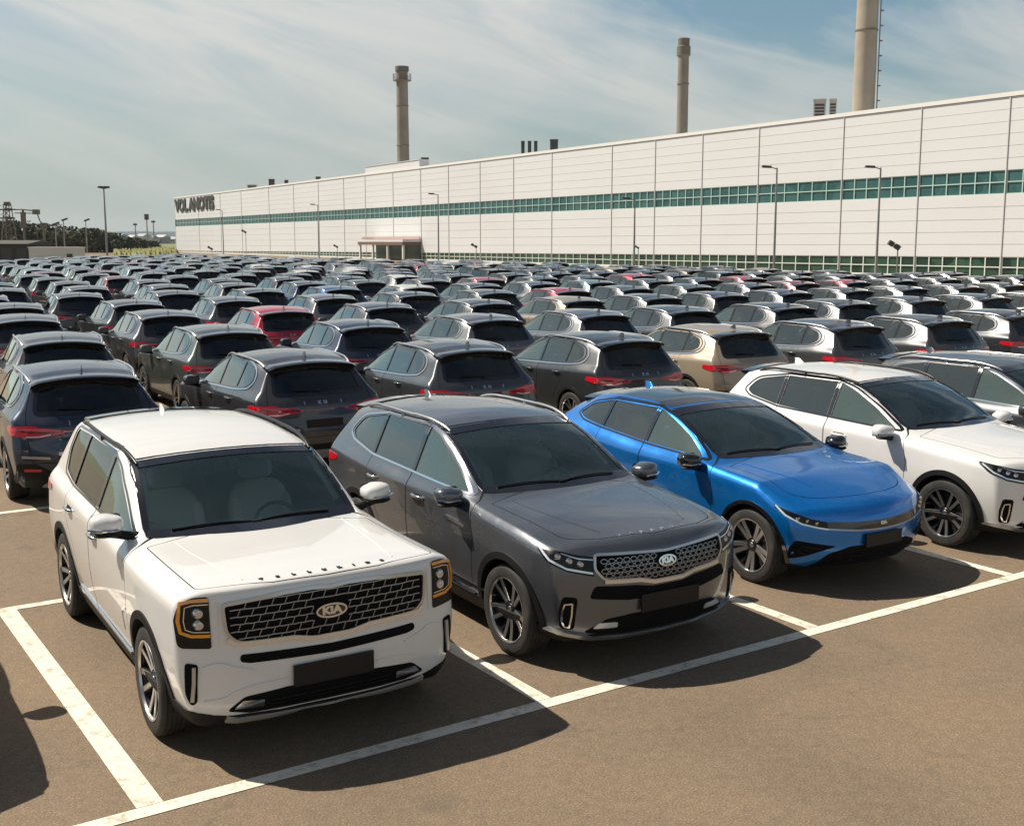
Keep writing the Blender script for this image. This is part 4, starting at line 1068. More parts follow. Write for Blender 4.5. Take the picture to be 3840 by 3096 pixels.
bp = N(t, 'ShaderNodeBump'); bp.inputs['Strength'].default_value = 0.38; bp.inputs['Distance'].default_value = 0.006
t.links.new(mathn(t, 'ADD', fine, vo.outputs['Distance']), bp.inputs['Height']); t.links.new(bp.outputs[0], b.inputs['Normal'])
M_ASPH = m
g = MB(); g.add([(-160, -30, 0), (200, -30, 0), (200, 330, 0), (-160, 330, 0)], [(0,1,2,3)])
tag(g.build('car_park_surface', M_ASPH, None, 0), kind='structure')
M_LAND = dirty(mat('land', (0.16, 0.17, 0.075), 0.95), (0.24, 0.22, 0.10), 0.02, 0.8)
g = MB(); g.add([(-6000, -300, -0.06), (6000, -300, -0.06), (6000, 7500, -0.06), (-6000, 7500, -0.06)], [(0,1,2,3)])
tag(g.build('ground', M_LAND, None, 0), kind='structure')
# painted lines
m = mat('road_paint', (0.74, 0.70, 0.60), 0.75); t = m.node_tree; b = t.nodes['Principled BSDF']
c = N(t, 'ShaderNodeTexCoord'); n_ = noise(t, c.outputs['Object'], 9, 8, 0.72); n2_ = noise(t, c.outputs['Object'], 120, 2, 0.6)
f = ramp(t, mathn(t, 'ADD', mathn(t, 'MULTIPLY', n_, 0.75), mathn(t, 'MULTIPLY', n2_, 0.25)), [(0.50, 0.0), (0.62, 0.85)])
t.links.new(mixc(t, f, (0.74, 0.69, 0.585), (0.33, 0.275, 0.21)), b.inputs['Base Color'])
bp = N(t, 'ShaderNodeBump'); bp.inputs['Strength'].default_value = 0.3; bp.inputs['Distance'].default_value = 0.003
t.links.new(n2_, bp.inputs['Height']); t.links.new(bp.outputs[0], b.inputs['Normal'])
M_LINE = m
def line(p0, t0, p1, t1, wd, z=0.004):
    a = Vector(lot(p0, t0)[:2]); b_ = Vector(lot(p1, t1)[:2]); d = (b_-a).normalized(); n = Vector((-d.y, d.x))*wd/2
    L = (b_-a).length; k = max(1, int(L/0.5)); mb = MB(); rings = []
    for i in range(k+1):
        q = a.lerp(b_, i/k); rings.append([(q.x+n.x, q.y+n.y, z), (q.x-n.x, q.y-n.y, z)])
    mb.loft(rings, closed=False); tag(mb.build('parking_line', M_LINE, None, 0), kind='structure')
line(6.15, -14, 6.15, 40, .12)
PITCH_T = 2.715
for k in range(-4, 9): line(6.215, 1.69+PITCH_T*k, 10.34, 1.69+PITCH_T*k, .125 if k else .15)
line(10.40, -14, 10.40, 40, .11); line(14.25, -14, 14.25, 40, .11)
# ------------------------------------------------------------------ factory hall
B0 = Vector((38.366, 90.825)); BA = R(-30.1); BE = Vector((math.sin(BA), math.cos(BA))); BN = Vector((-BE.y, BE.x))   # BE runs to the far corner, BN faces the lot
if BN.dot(Vector((0, 0))-B0) < 0: BN = -BN
def fs(xv):
    """distance along the facade seen in picture column xv (of 2153)"""
    d = ray(xv*.4756, 240); return (B0.x*d.y-B0.y*d.x)/(BE.y*d.x-BE.x*d.y)
def fp(s, out=0.0, z=0.0): q = B0+BE*s+BN*out; return (q.x, q.y, z)
def fz(xv, yv, out=0.0):
    s = fs(xv); P = B0+BE*s+BN*out; d = ray(xv*.4756, yv*.4756); return CAM_H+d.z/d.y*P.y
def fbox(mb, s0, s1, o0, o1, z0, z1):
    """box along the facade: s along, o outwards"""
    vs = [fp(s, o, z) for s in (s0, s1) for o in (o0, o1) for z in (z0, z1)]
    return mb.add(vs, [(0,1,3,2),(4,6,7,5),(0,4,5,1),(2,3,7,6),(0,2,6,4),(1,5,7,3)])
M_WALL = dirty(mat('white_cladding', (0.665, 0.675, 0.69), 0.5), (0.61, 0.60, 0.60), 0.06, 0.5, 0.35, 0.75)
M_WGAP = mat('cladding_joint', (0.62, 0.61, 0.60), 0.8)
M_COPE = mat('coping', (0.74, 0.73, 0.71), 0.5)
M_PIPE = mat('downpipe', (0.54, 0.53, 0.52), 0.6)
M_MULL = mat('window_frame', (0.42, 0.60, 0.55), 0.5)
M_MULW = mat('window_frame_white', (0.66, 0.72, 0.66), 0.5)
def facade_glass(name, c1, c2):
    m = mat(name, c1, 0.16, 0.0, spec=0.6); t = m.node_tree; b = t.nodes['Principled BSDF']
    c = N(t, 'ShaderNodeTexCoord'); vo = N(t, 'ShaderNodeTexVoronoi'); vo.inputs['Scale'].default_value = 0.7; t.links.new(c.outputs['Object'], vo.inputs['Vector'])
    sp_ = N(t, 'ShaderNodeSeparateColor'); t.links.new(vo.outputs['Color'], sp_.inputs[0])
    t.links.new(mixc(t, sp_.outputs[0], c1, c2), b.inputs['Base Color']); return m
M_FG1 = facade_glass('teal_glass', (0.012, 0.070, 0.072), (0.040, 0.120, 0.120))
M_FG2 = facade_glass('dark_green_glass', (0.008, 0.028, 0.018), (0.035, 0.090, 0.055))
hall = empty('factory_hall', fp(120))
def hb(mb, name, m, parent=hall, smooth=0):
    o = mb.build(name, m, None, smooth); o.parent = parent
    o.matrix_parent_inverse = Matrix.Translation(-hall.location); return o
JX = [2107, 1925, 1765, 1590, 1473, 1375, 1285, 1160, 1080, 1010, 944, 886, 828, 770, 725, 672, 620, 568, 510, 466, 420, 370]
J = [fs(x) for x in JX]; S_END = J[-1]
J = [J[0]-8.5*3, J[0]-8.5*2, J[0]-8.5]+J
ZT, ZB1, ZB0 = 14.38, 8.52, 6.72
def zstrip(s): return 1.86+(0.36-1.86)*(s/S_END)
wall = MB()
zu = [ZB1+(ZT-0.35-ZB1)*k/6 for k in range(7)]
core = MB(); fbox(core, J[0], S_END-0.2, -46, -0.35, 0, ZT-0.3)
hb(core, 'roof_block', M_WGAP)
for i in range(len(J)-1):
    s0, s1 = J[i]+0.05, J[i+1]-0.05
    for k in range(6): fbox(wall, s0, s1, -0.3, 0, zu[k]+0.012, zu[k+1]-0.010)
    for k in range(5):
        za = [zstrip(s)+(ZB0-zstrip(s))*k/5+0.012 for s in (s0, s1)]; zb = [zstrip(s)+(ZB0-zstrip(s))*(k+1)/5-0.012 for s in (s0, s1)]
        vs = [fp(s0,-.3,za[0]), fp(s0,-.3,zb[0]), fp(s0,0,za[0]), fp(s0,0,zb[0]), fp(s1,-.3,za[1]), fp(s1,-.3,zb[1]), fp(s1,0,za[1]), fp(s1,0,zb[1])]
        wall.add(vs, [(0,1,3,2),(4,6,7,5),(0,4,5,1),(2,3,7,6),(0,2,6,4),(1,5,7,3)])
w_o = hb(wall, 'wall', M_WALL)
cp = MB(); fbox(cp, J[0], S_END, -0.5, 0.10, ZT-0.33, ZT); fbox(cp, J[0], S_END, -46.1, -45.8, ZT-0.33, ZT)
fbox(cp, S_END-0.2, S_END+0.02, -46, 0.08, 0, ZT-0.34)
hb(cp, 'parapet', M_COPE)
rb = MB(); fbox(rb, fs(884), fs(771), -1.6, 0.02, ZT+0.002, 15.42); fbox(rb, fs(884)-.1, fs(771)+.1, -1.7, 0.12, 15.42, 15.50)
hb(rb, 'raised_roof_block', M_WALL)
for i in range(len(J)-1):
    a, b = J[i], J[i+1]; n = 6 if b-a < 12 else 8
    for zlo, zhi, gm, fm, nm in ((ZB0, ZB1, M_FG1, M_MULL, 'upper'), (None, None, M_FG2, M_MULW, 'lower')):
        if zlo is None: lo0, lo1, hi0, hi1 = 0.25, 0.25, zstrip(a), zstrip(b)
        else: lo0 = lo1 = zlo; hi0 = hi1 = zhi
        if hi1-lo1 < 0.25: lo0 = lo1 = 0.02
        g = MB(); g.add([fp(a+.09,-.12,lo0), fp(b-.09,-.12,lo1), fp(b-.09,-.12,hi1), fp(a+.09,-.12,hi0), fp(a+.09,-.16,lo0), fp(b-.09,-.16,lo1), fp(b-.09,-.16,hi1), fp(a+.09,-.16,hi0)],
                        [(0,1,2,3),(4,7,6,5),(0,4,5,1),(1,5,6,2),(2,6,7,3),(3,7,4,0)])
        go = hb(g, 'window', gm)
        f = MB()
        for k in range(n+1):
            s = a+.09+(b-a-.18)*k/n; t_ = (s-a)/(b-a); fbox(f, s-.045, s+.045, -.115, -.03, lo0, hi0+(hi1-hi0)*t_-.005)
        for q in (0.0, 0.5, 1.0):
            z0 = lo0+(hi0-lo0)*q; z1 = lo1+(hi1-lo1)*q; h = .04
            f.add([fp(a+.1,-.11,z0-h), fp(b-.1,-.11,z1-h), fp(b-.1,-.11,z1+h), fp(a+.1,-.11,z0+h), fp(a+.1,-.025,z0-h), fp(b-.1,-.025,z1-h), fp(b-.1,-.025,z1+h), fp(a+.1,-.025,z0+h)],
                  [(0,3,2,1),(4,5,6,7),(0,1,5,4),(1,2,6,5),(2,3,7,6),(3,0,4,7)])
        fo = hb(f, 'window_frame', fm, go); fo.matrix_parent_inverse = Matrix.Identity(4)
for s in J[1:-1]:
    p = MB(); fbox(p, s-.045, s+.045, -.05, .07, 0, ZT-.34); hb(p, 'downpipe', M_PIPE)
pl_ = MB(); fbox(pl_, J[0], S_END, -.3, .04, 0, .24); hb(pl_, 'plinth', M_WGAP)
# sign letters near the far corner
za, zb_ = fz(373, 446), fz(373, 419); s0, s1 = fs(372), fs(454)
t = textmb('VOL ANOTIS', 1.0, 0.10, 0.05, 1.0, 1.0); xs = [v[0] for v in t.v]; ys = [v[1] for v in t.v]
m = MB(); m.f = t.f; m.m = t.m
for x, y, z in t.v:
    q = (x-min(xs))/(max(xs)-min(xs)); m.v.append(fp(s0+(s1-s0)*q, 0.16+z, za+(zb_-za)*(y-min(ys))/(max(ys)-min(ys))))
sg_ = hb(m, 'sign_lettering', mat('sign_black', (0.035, 0.037, 0.03), 0.5)); sg_['label'] = 'black lettering high on the far end of the hall'
tag(hall, 'long white factory hall with a teal window band and black lettering', 'building')
# entrance porch
porch = empty('entrance_porch', fp(fs(830), 2))
def pb(mb, name, m):
    o = mb.build(name, m, None, 0); o.parent = porch; o.matrix_parent_inverse = Matrix.Translation(-porch.location); return o
sa, sb = fs(886), fs(790); sc_ = fs(765)
M_PINK = mat('faded_sign_board', (0.42, 0.30, 0.28), 0.6)
m = MB(); fbox(m, sa, sb, .02, 3.2, 2.9, 3.25); pb(m, 'porch_roof', M_WALL)
m = MB(); fbox(m, sa-.05, sb+.05, .03, 3.25, 2.40, 2.89); pb(m, 'soffit_beam', mat('porch_brown', (0.16, 0.10, 0.075), 0.7))
m = MB(); fbox(m, sa, sc_, .18, .3, 3.30, 3.70); pb(m, 'sign_board', M_PINK)
for q in (0.02, 0.35, 0.68, 0.98):
    m = MB(); s = sa+(sb-sa)*q; fbox(m, s-.15, s+.15, 2.8, 3.1, 0, 2.39); pb(m, 'porch_column', M_COPE)
m = MB(); fbox(m, sa+.3, sb-.3, .02, .12, 0, 2.5); pb(m, 'porch_glazing', M_FG2)
tag(porch, 'low entrance porch with brown beam and faded sign board on the hall', 'porch')
# chimneys
M_CONC = dirty(mat('chimney_concrete', (0.36, 0.31, 0.245), 0.9), (0.20, 0.175, 0.14), 0.25, 0.7, 0.4, 0.7)
M_CONC2 = dirty(mat('dark_concrete', (0.25, 0.222, 0.180), 0.9), (0.11, 0.10, 0.08), 0.25, 0.7, 0.4, 0.7)  # darker concrete for the chimneys without a ladder
M_STEEL = dirty(mat('old_steel', (0.16, 0.145, 0.12), 0.7, 0.3), (0.26, 0.17, 0.10), 0.8, 0.5)
def chimney(xv, Y, r0, r1, ytop, label, ringy=(), ladder=0, cap=True):
    X, _ = at(xv*.4756, Y); zt = at(xv*.4756, Y, ytop*.4756)[2] if ytop is not None else 52.0
    root = empty('chimney', (X, Y, 0))
    m = MB().lathe([(r0+.25, 0), (r0+.25, 1.0), (r0, 1.01)]+[(r0+(r1-r0)*k/12, 1.01+(zt-1.01)*k/12) for k in range(1, 13)]+[(r1-.25, zt), (r1-.25, zt-1.5)], 36, 'z')
    m.build('shaft', M_CONC if ladder else M_CONC2, root, 35)
    for zz in ringy:
        rr = r0+(r1-r0)*zz/zt; g = MB().lathe([(rr+.02, zz), (rr+.07, zz+.03), (rr+.07, zz+.16), (rr+.02, zz+.19)], 36, 'z'); g.build('hoop', M_STEEL, root, 35)
    if cap:
        z = zt-2.6; p = MB().lathe([(r1, z), (r1+.62, z+.12), (r1+.62, z+.26), (r1, z+.28)], 28, 'z')
        po = p.build('platform', M_STEEL, root, 30)
        ra = MB()
        for k in range(14): a = 2*math.pi*k/14; ra.tube([((r1+.58)*math.cos(a), (r1+.58)*math.sin(a), z+.2), ((r1+.58)*math.cos(a), (r1+.58)*math.sin(a), z+1.3)], .035, 5)
        for zz in (.75, 1.3): ra.tube([((r1+.58)*math.cos(a), (r1+.58)*math.sin(a), z+zz) for a in [2*math.pi*k/20 for k in range(21)]], .035, 5)
        ra.build('railing', M_STEEL, po, 30)
        MB().lathe([(r1+.0, zt-.9), (r1+.22, zt-.8), (r1+.22, zt+.02), (r1-.2, zt+.05)], 28, 'z').build('rim', M_STEEL, root, 30)
    if ladder:
        d = Vector((ladder*.93, -.37, 0)); L = MB(); n = Vector((-d.y, d.x, 0))
        for q in (-.25, .25):
            L.tube([d*(r0+.22)+n*q+Vector((0,0,2)), d*(r1+.22)+n*q+Vector((0,0,zt-.5))], .04, 5)
        z = 2.3
        while z < zt-1:
            rr = r0+(r1-r0)*z/zt+.22; L.tube([d*rr+n*-.25+Vector((0,0,z)), d*rr+n*.25+Vector((0,0,z))], .03, 4)
            z += .45
        z = 4
        while z < zt-1:
            rr = r0+(r1-r0)*z/zt+.22
            L.tube([d*rr+n*-.25+Vector((0,0,z)), d*(rr+.22)+n*-.3+Vector((0,0,z)), d*(rr+.32)+Vector((0,0,z)), d*(rr+.22)+n*.3+Vector((0,0,z)), d*rr+n*.25+Vector((0,0,z))], .04, 4)
            z += 1.5
        L.build('caged_ladder', M_STEEL, root, 30)
    tag(root, label, 'chimney', 'chimneys behind the hall'); return root
chimney(850, 214, 1.22, 1.02, 140, 'tapering concrete chimney with a platform near its top, leftmost behind the hall', (12, 20, 27))
chimney(1429, 146, .74, .66, 82, 'slim concrete chimney standing between the other two chimneys', (9, 16, 22), 0, False)
c2_ = bpy.data.objects['chimney.001']; X, Y = c2_.location.x, c2_.location.y; zt = at(1429*.4756, 146, 82*.4756)[2]
MB().lathe([(.66, zt-2.1), (.84, zt-1.95), (.84, zt-.9), (.70, zt-.8), (.72, zt+.05), (.5, zt+.06)], 28, 'z').build('collar', M_STEEL, c2_, 30)
chimney(1803, 124, 1.16, 1.02, None, 'thick pale concrete chimney with a caged ladder, running out of the top of the picture', (15.6, 24.5), 1, False)
# roof plant
M_UNIT = dirty(mat('roof_unit', (0.50, 0.47, 0.42), 0.6), (0.25, 0.2, 0.15), 1.0, 0.5)
M_DKU = mat('dark_vent', (0.06, 0.055, 0.05), 0.7)
def unit(xv0, xv1, ytop, out, label, dark=False, name='roof_vent', grill=True):
    xm = (xv0+xv1)/2; Yf = fp(fs(xm))[1]-out*1.3; q_ = at(xm*.4756, Yf, ytop*.4756); zt = q_[2]; c_ = (q_[0], q_[1], ZT-.3)
    root = empty(name, c_); m = MB(); h = zt-(ZT-.3); wd = (xv1-xv0)/2425*c_[1]/2
    root.rotation_euler = (0, 0, -math.atan2(c_[0], c_[1]))
    m.bbox((-wd, -wd*.9, .0), (wd, wd*.9, h*.90)); m.bbox((-wd*1.08, -wd, h*.902), (wd*1.08, wd, h))
    m.build('casing', M_DKU if dark else M_UNIT, root, 0)
    if grill:
        g = MB()
        for sx in (1, -1):
            for k in range(5): g.bbox((-wd*.8, sx*wd*.93-.03, h*(.2+.13*k)), (wd*.8, sx*wd*.93+.03, h*(.2+.13*k)+h*.08))
        g.build('louvres', M_DKU, root, 0)
    tag(root, label, 'roof vent', 'plant on the hall roof'); return root
unit(1712, 1736, 209, -4, 'pale roof vent left of the thick chimney')
unit(1745, 1759, 208, -4, 'narrower roof vent standing next to the thick chimney')
for a, q in ((1096, 'left'), (1110, 'middle'), (1123, 'right')): unit(a, a+7, 296, -4, '%s of three slim dark roof stacks on the hall' % q, True, 'roof_stack')
unit(1157, 1173, 293, -4, 'squat dark roof vent right of the three slim stacks', True)
unit(886, 901, 331, -4, 'squat roof vent beside the raised roof block', True)
unit(565, 577, 376, -4, 'round-topped dark roof vent on the low far part of the hall', True)
unit(598, 606, 378, -4, 'small roof vent right of the round-topped vent', True)
unit(520, 540, 388, -3, 'long flat roof vent nearest the lettered end', False)
unit(664, 674, 371, -3, 'small roof vent over the middle of the far part', True)
# ------------------------------------------------------------------ lamp posts
M_GALV = dirty(mat('galvanised_pole', (0.30, 0.30, 0.29), 0.5, 0.5), (0.2, 0.18, 0.15), 2, 0.4)
M_HEAD = mat('lamp_head', (0.055, 0.055, 0.055), 0.5)
def lamp_post(xv, Y, ytop, label, kind=0, r=.08):
    x, y, zt = at(xv*.4756, Y, ytop*.4756); root = empty('lamp_post', (x, y, 0))
    MB().lathe([(r*1.9, 0), (r*1.9, .35), (r*1.25, .4), (r*1.1, zt*.5), (r*.7, zt)], 12, 'z').build('pole', M_GALV, root, 40)
    hd = MB()
    def head(sx):
        hd.tube([(0, 0, zt-.12), (sx*.35, 0, zt), (sx*.7, 0, zt+.03)], .04, 6)
        hd.loft([[(sx*.45, -.16, zt-.03), (sx*.45, .16, zt-.03), (sx*.45, .12, zt+.14), (sx*.45, -.12, zt+.14)], [(sx*1.15, -.20, zt+.0), (sx*1.15, .20, zt+.0), (sx*1.15, .14, zt+.16), (sx*1.15, -.14, zt+.16)]])
    if kind == 0: head(-1)
    elif kind == 1: head(-1); head(1)
    else:
        for k in range(6): a = 2*math.pi*k/6; hd.box((.45*math.cos(a), .45*math.sin(a), zt), (.35, .28, .2), Matrix.Rotation(a, 3, 'Z'))
        hd.lathe([(.1, zt-.2), (.5, zt-.1), (.5, zt-.02), (.1, zt+.1)], 16, 'z')
    hd.build('lamp_head', M_HEAD, root, 30)
    tag(root, label, 'lamp post', 'lamp posts on the car park'); return root
lamp_post(1634, 90, 352, 'lamp post with its arm to the left, before the hall windows right of the middle')
lamp_post(1852, 88, 352, 'tall lamp post with a left arm, rightmost before the hall')
lamp_post(921, 142, 408, 'lamp post beside the entrance porch')
lamp_post(668, 184, 430, 'thin far lamp post left of the entrance porch')
lamp_post(467, 218, 441, 'faint lamp post before the lettered end of the hall')
lamp_post(1335, 104, 418, 'shorter lamp post before the middle of the hall', 0)
lamp_post(218, 130, 393, 'tall high-mast light standing in the cars at the left', 2, .10)
lamp_post(548, 600, 430, 'x') if False else None
# floodlights on short poles before the facade
def flood(xv, yv, Y, sz, label, tilt=-32):
    x, y, z = at(xv*.4756, Y, yv*.4756); root = empty('floodlight', (x, y, 0)); q = Matrix.Rotation(R(tilt), 3, 'Y')
    MB().tube([(sz*.35, 0, 0), (sz*.35, 0, z-.1), (0, 0, z)], .05, 6).build('pole', M_GALV, root, 30)
    h = MB().box((-sz*.28, 0, z+sz*.16), (sz*.5, .35, sz*.42), Matrix.Rotation(R(-tilt), 3, 'Y')); h.box((sz*.28, 0, z-sz*.16), (sz*.5, .35, sz*.42), Matrix.Rotation(R(-tilt), 3, 'Y'))
    h.box((0, 0, z), (sz*.5, .1, .1), Matrix.Rotation(R(-tilt), 3, 'Y'))
    h.build('lamp_head', M_HEAD, root, 0); tag(root, label, 'floodlight', 'twin floodlights before the hall')
flood(1880, 515, 90, .85, 'largest twin floodlight, before the right end of the hall')
flood(997, 516, 150, .75, 'twin floodlight right of the entrance porch')
flood(1339, 519, 125, .45, 'twin floodlight by the short middle lamp post')
flood(706, 517, 195, .7, 'twin floodlight left of the entrance porch')
flood(513, 486, 235, .9, 'high twin floodlight near the lettered end')
flood(442, 521, 250, 1.0, 'twin floodlight low at the far end of the hall')
# ------------------------------------------------------------------ distance, left
M_BARK = mat('bark', (0.10, 0.08, 0.06), 0.9)
def leafm(name, c1, c2):
    m = mat(name, c1, 0.75, spec=0.2); t = m.node_tree; b = t.nodes['Principled BSDF']
    o = N(t, 'ShaderNodeNewGeometry'); nz = noise(t, o.outputs['Position'], 0.7, 5, 0.7)
    t.links.new(mixc(t, ramp(t, nz, [(.35, 0.0), (.65, 1.0)]), c1, c2), b.inputs['Base Color']); return m
LEAF = [leafm('leaves_dark', (0.022, 0.030, 0.013), (0.045, 0.055, 0.022)), leafm('leaves_olive', (0.060, 0.070, 0.025), (0.11, 0.11, 0.040)), leafm('leaves_deep', (0.018, 0.028, 0.015), (0.036, 0.048, 0.022))]
rnd = random.Random(5)
def tree(xv, Y, ytop, wd, lm, label, n=1500):
    x, y, zt = at(xv*.4756, Y, ytop*.4756); root = empty('tree', (x, y, 0)); h = zt
    tr = MB(); tr.tube([(0,0,0), (.1,0,h*.3), (-.1,.1,h*.65), (0,0,h*.9)], [.28, .22, .14, .05], 7)
    for k in range(6):
        a = rnd.uniform(0, 6.28); z0 = h*rnd.uniform(.25, .6); l = wd*rnd.uniform(.3, .5)
        tr.tube([(0,0,z0), (math.cos(a)*l*.5, math.sin(a)*l*.5, z0+h*.12), (math.cos(a)*l, math.sin(a)*l, z0+h*.22)], [.11, .07, .03], 5)
    tr.build('trunk', M_BARK, root, 50)
    cl = [(Vector((rnd.gauss(0, wd*.24), rnd.gauss(0, wd*.24), h*rnd.uniform(.28, .86))), rnd.uniform(.18, .34)*wd) for _ in range(15)]
    L = MB()
    for _ in range(n):
        c_, r_ = rnd.choice(cl); v = Vector((rnd.gauss(0,1), rnd.gauss(0,1), rnd.gauss(0,.8))); v = v.normalized()*r_*rnd.uniform(.55, 1.0)
        p = c_+v
        if p.z > h: p.z = h-rnd.uniform(0, .5)
        u = Vector((rnd.gauss(0,1), rnd.gauss(0,1), rnd.gauss(0,1))).normalized(); w_ = u.cross(v).normalized(); s = rnd.uniform(.25, .55)
        L.add([p+u*s, p+w_*s*.7, p-u*s, p-w_*s*.7], [(0,1,2,3)])
    L.build('crown', lm, root, 0, fix=False); tag(root, label, 'tree', 'trees beyond the far left end of the car park'); return root
TR = [(4,300,462,13,0,'dark tree at the left picture edge under the pylon'),(28,310,466,12,2,'dark bushy tree right of the pylon foot'),(52,300,470,12,0,'dark tree under the left end of the cross beam'),
 (78,320,470,12,2,'dense dark tree under the cross beam'),(104,300,480,11,0,'dark round tree left of the container'),(124,330,476,12,2,'tall dark tree above the container'),(146,300,486,12,1,'olive tree above the middle of the container'),
 (166,310,488,10,1,'olive tree above the right end of the container'),(184,300,479,8,0,'pointed dark tree left of the high mast'),(205,300,489,11,1,'wide olive tree left of the high mast'),
 (226,310,490,10,1,'olive tree just right of the high mast'),(246,300,500,9,2,'small dark tree right of the high mast'),(266,320,503,8,2,'small deep green tree before the blue ridge'),(312,380,507,9,0,'low dark tree before the far town')]
for a in TR: tree(a[0], a[1], a[2], a[3], LEAF[a[4]], a[5])
# field of yellow crop
M_CROP = mat('crop', (0.34, 0.31, 0.05), 0.9); t = M_CROP.node_tree; b = t.nodes['Principled BSDF']
o_ = N(t, 'ShaderNodeNewGeometry'); nz = noise(t, o_.outputs['Position'], 0.5, 6, 0.7)
t.links.new(ramp(t, nz, [(.35, (0.07, 0.085, 0.025)), (.5, (0.17, 0.165, 0.04)), (.7, (0.28, 0.26, 0.07))]), b.inputs['Base Color'])
fm_ = MB(); x0 = at(236*.4756, 210)[0]; x1 = at(374*.4756, 210)[0]; nx, ny = 60, 24
for j in range(ny+1):
    for i in range(nx+1):
        Y = 205+j*7; xx = at((236+136*i/nx)*.4756, Y)[0]; e = (i in (0, nx)) or (j in (0, ny))
        fm_.v.append((xx, Y, -.03 if e else .9+rnd.uniform(-.35, .35)))
for j in range(ny):
    for i in range(nx): a = j*(nx+1)+i; fm_.f.append((a, a+1, a+nx+2, a+nx+1)); fm_.m.append(0)
fo = fm_.build('crop_field', M_CROP, None, 0); tag(fo, 'strip of yellow green crop left of the hall', 'field', kind='stuff')
# far ridge and wood
M_RIDGE = mat('far_ridge', (0.035, 0.065, 0.095), 0.95)
def ridge(name, x0, x1, Y, ys, m, depth=300, jag=0.0, seed=1):
    q = random.Random(seed); k = len(ys); n = 120; top = []
    for i in range(n+1):
        t_ = i/n*(k-1); a = min(int(t_), k-2); yy = ys[a]+(ys[a+1]-ys[a])*(t_-a)+q.uniform(-jag, jag)
        top.append(at((x0+(x1-x0)*i/n)*.4756, Y, yy*.4756))
    mb = MB(); mb.loft([[(p[0], Y-depth*.6, -1) for p in top], [(p[0], Y-depth*.2, p[2]*.72) for p in top], [p for p in top], [(p[0], Y+depth*.5, p[2]*.6) for p in top], [(p[0], Y+depth, -1) for p in top]], closed=False)
    return tag(mb.build(name, m, None, 30), kind='structure')
ridge('hills', -300, 2600, 3200, [487, 486, 487, 487, 488], M_RIDGE, 600, 1.0, 3)
ridge('hills', -300, 420, 2100, [494, 492, 496, 499, 500], mat('near_ridge', (0.05, 0.07, 0.06), 0.95), 300, 1.2, 4)
# far town: pale and blue sheds between trees and ridge
M_TOWN = [mat('town_a', (0.42, 0.44, 0.45), 0.8), mat('town_b', (0.22, 0.27, 0.32), 0.8), mat('town_c', (0.55, 0.55, 0.52), 0.8)]
TW = [(236,250,497,'pale'),(262,276,499,'blue grey'),(284,300,496,'long blue grey'),(306,318,500,'white'),(324,342,498,'grey'),(346,366,502,'blue')]
for i, (a, b_, yt, wd) in enumerate(TW):
    Y = 900+37*i; x0, x1 = at(a*.4756, Y)[0], at(b_*.4756, Y)[0]; zt = at(a*.4756, Y, yt*.4756)[2]
    root = empty('warehouse', ((x0+x1)/2, Y, 0)); w_ = abs(x1-x0)/2
    MB().bbox((-w_, 0, 0), (w_, 25, zt)).build('wall', M_TOWN[i % 3], root, 0)
    MB().loft([[(-w_-.3, -.3, zt), (-w_-.3, 25.3, zt), (-w_-.3, 12.5, zt+2.2)], [(w_+.3, -.3, zt), (w_+.3, 25.3, zt), (w_+.3, 12.5, zt+2.2)]]).build('roof', M_TOWN[(i+1) % 3], root, 0)
    d = MB()
    for k in range(5): d.bbox((-w_*.8+k*w_*.38, -.25, 1.5), (-w_*.8+k*w_*.38+w_*.2, -.05, min(zt-.5, 4)))
    d.build('window', M_DKU, root, 0)
    tag(root, '%s distant warehouse, number %s from the left in the far town' % (wd, ('one','two','three','four','five','six')[i]), 'warehouse', 'far town')
# white site container and dark shed
x0, y0, z1 = at(60*.4756, 150, 521*.4756); x1 = at(162*.4756, 150)[0]
root = empty('site_container', ((x0+x1)/2, 150, 0)); w_ = (x1-x0)/2
MB().bbox((-w_, 0, .15), (w_, 2.6, z1)).build('shell', mat('container_paint', (0.62, 0.62, 0.56), 0.6), root, 0)
MB().bbox((-w_-.08, -.08, z1+.002), (w_+.08, 2.68, z1+.14)).build('roof', M_COPE, root, 0)
MB().bbox((-w_*.7, -.05, z1*.35), (-w_*.1, -.004, z1*.55)).build('window', M_PIPE, root, 0)
MB().bbox((w_*.55, -.05, z1*.45), (w_*.78, -.004, z1*.66)).build('sign_plate', M_DKU, root, 0)
tag(root, 'low pale site container beyond the cars at the far left', 'container')
x0 = at(-60*.4756, 165)[0]; x1, _, z1 = at(57*.4756, 165, 512*.4756)
root = empty('shed', ((x0+x1)/2, 165, 0)); w_ = (x1-x0)/2
MB().bbox((-w_, 0, 0), (w_, 9, z1)).build('wall', mat('shed_wall', (0.035, 0.038, 0.032), 0.8), root, 0)
MB().loft([[(-w_-.3, -.4, z1), (-w_-.3, 9.4, z1), (-w_-.3, 4.5, z1+.5)], [(w_+.3, -.4, z1), (w_+.3, 9.4, z1), (w_+.3, 4.5, z1+.5)]]).build('roof', mat('shed_roof', (0.07, 0.07, 0.06), 0.8), root, 0)
m = MB()
for k in range(7): m.bbox((w_-1.5-k*2.2, -.06, .1), (w_-.1-k*2.2, -.005, z1*.75))
m.build('door', M_DKU, root, 0)
tag(root, 'dark low shed at the left picture edge', 'shed')
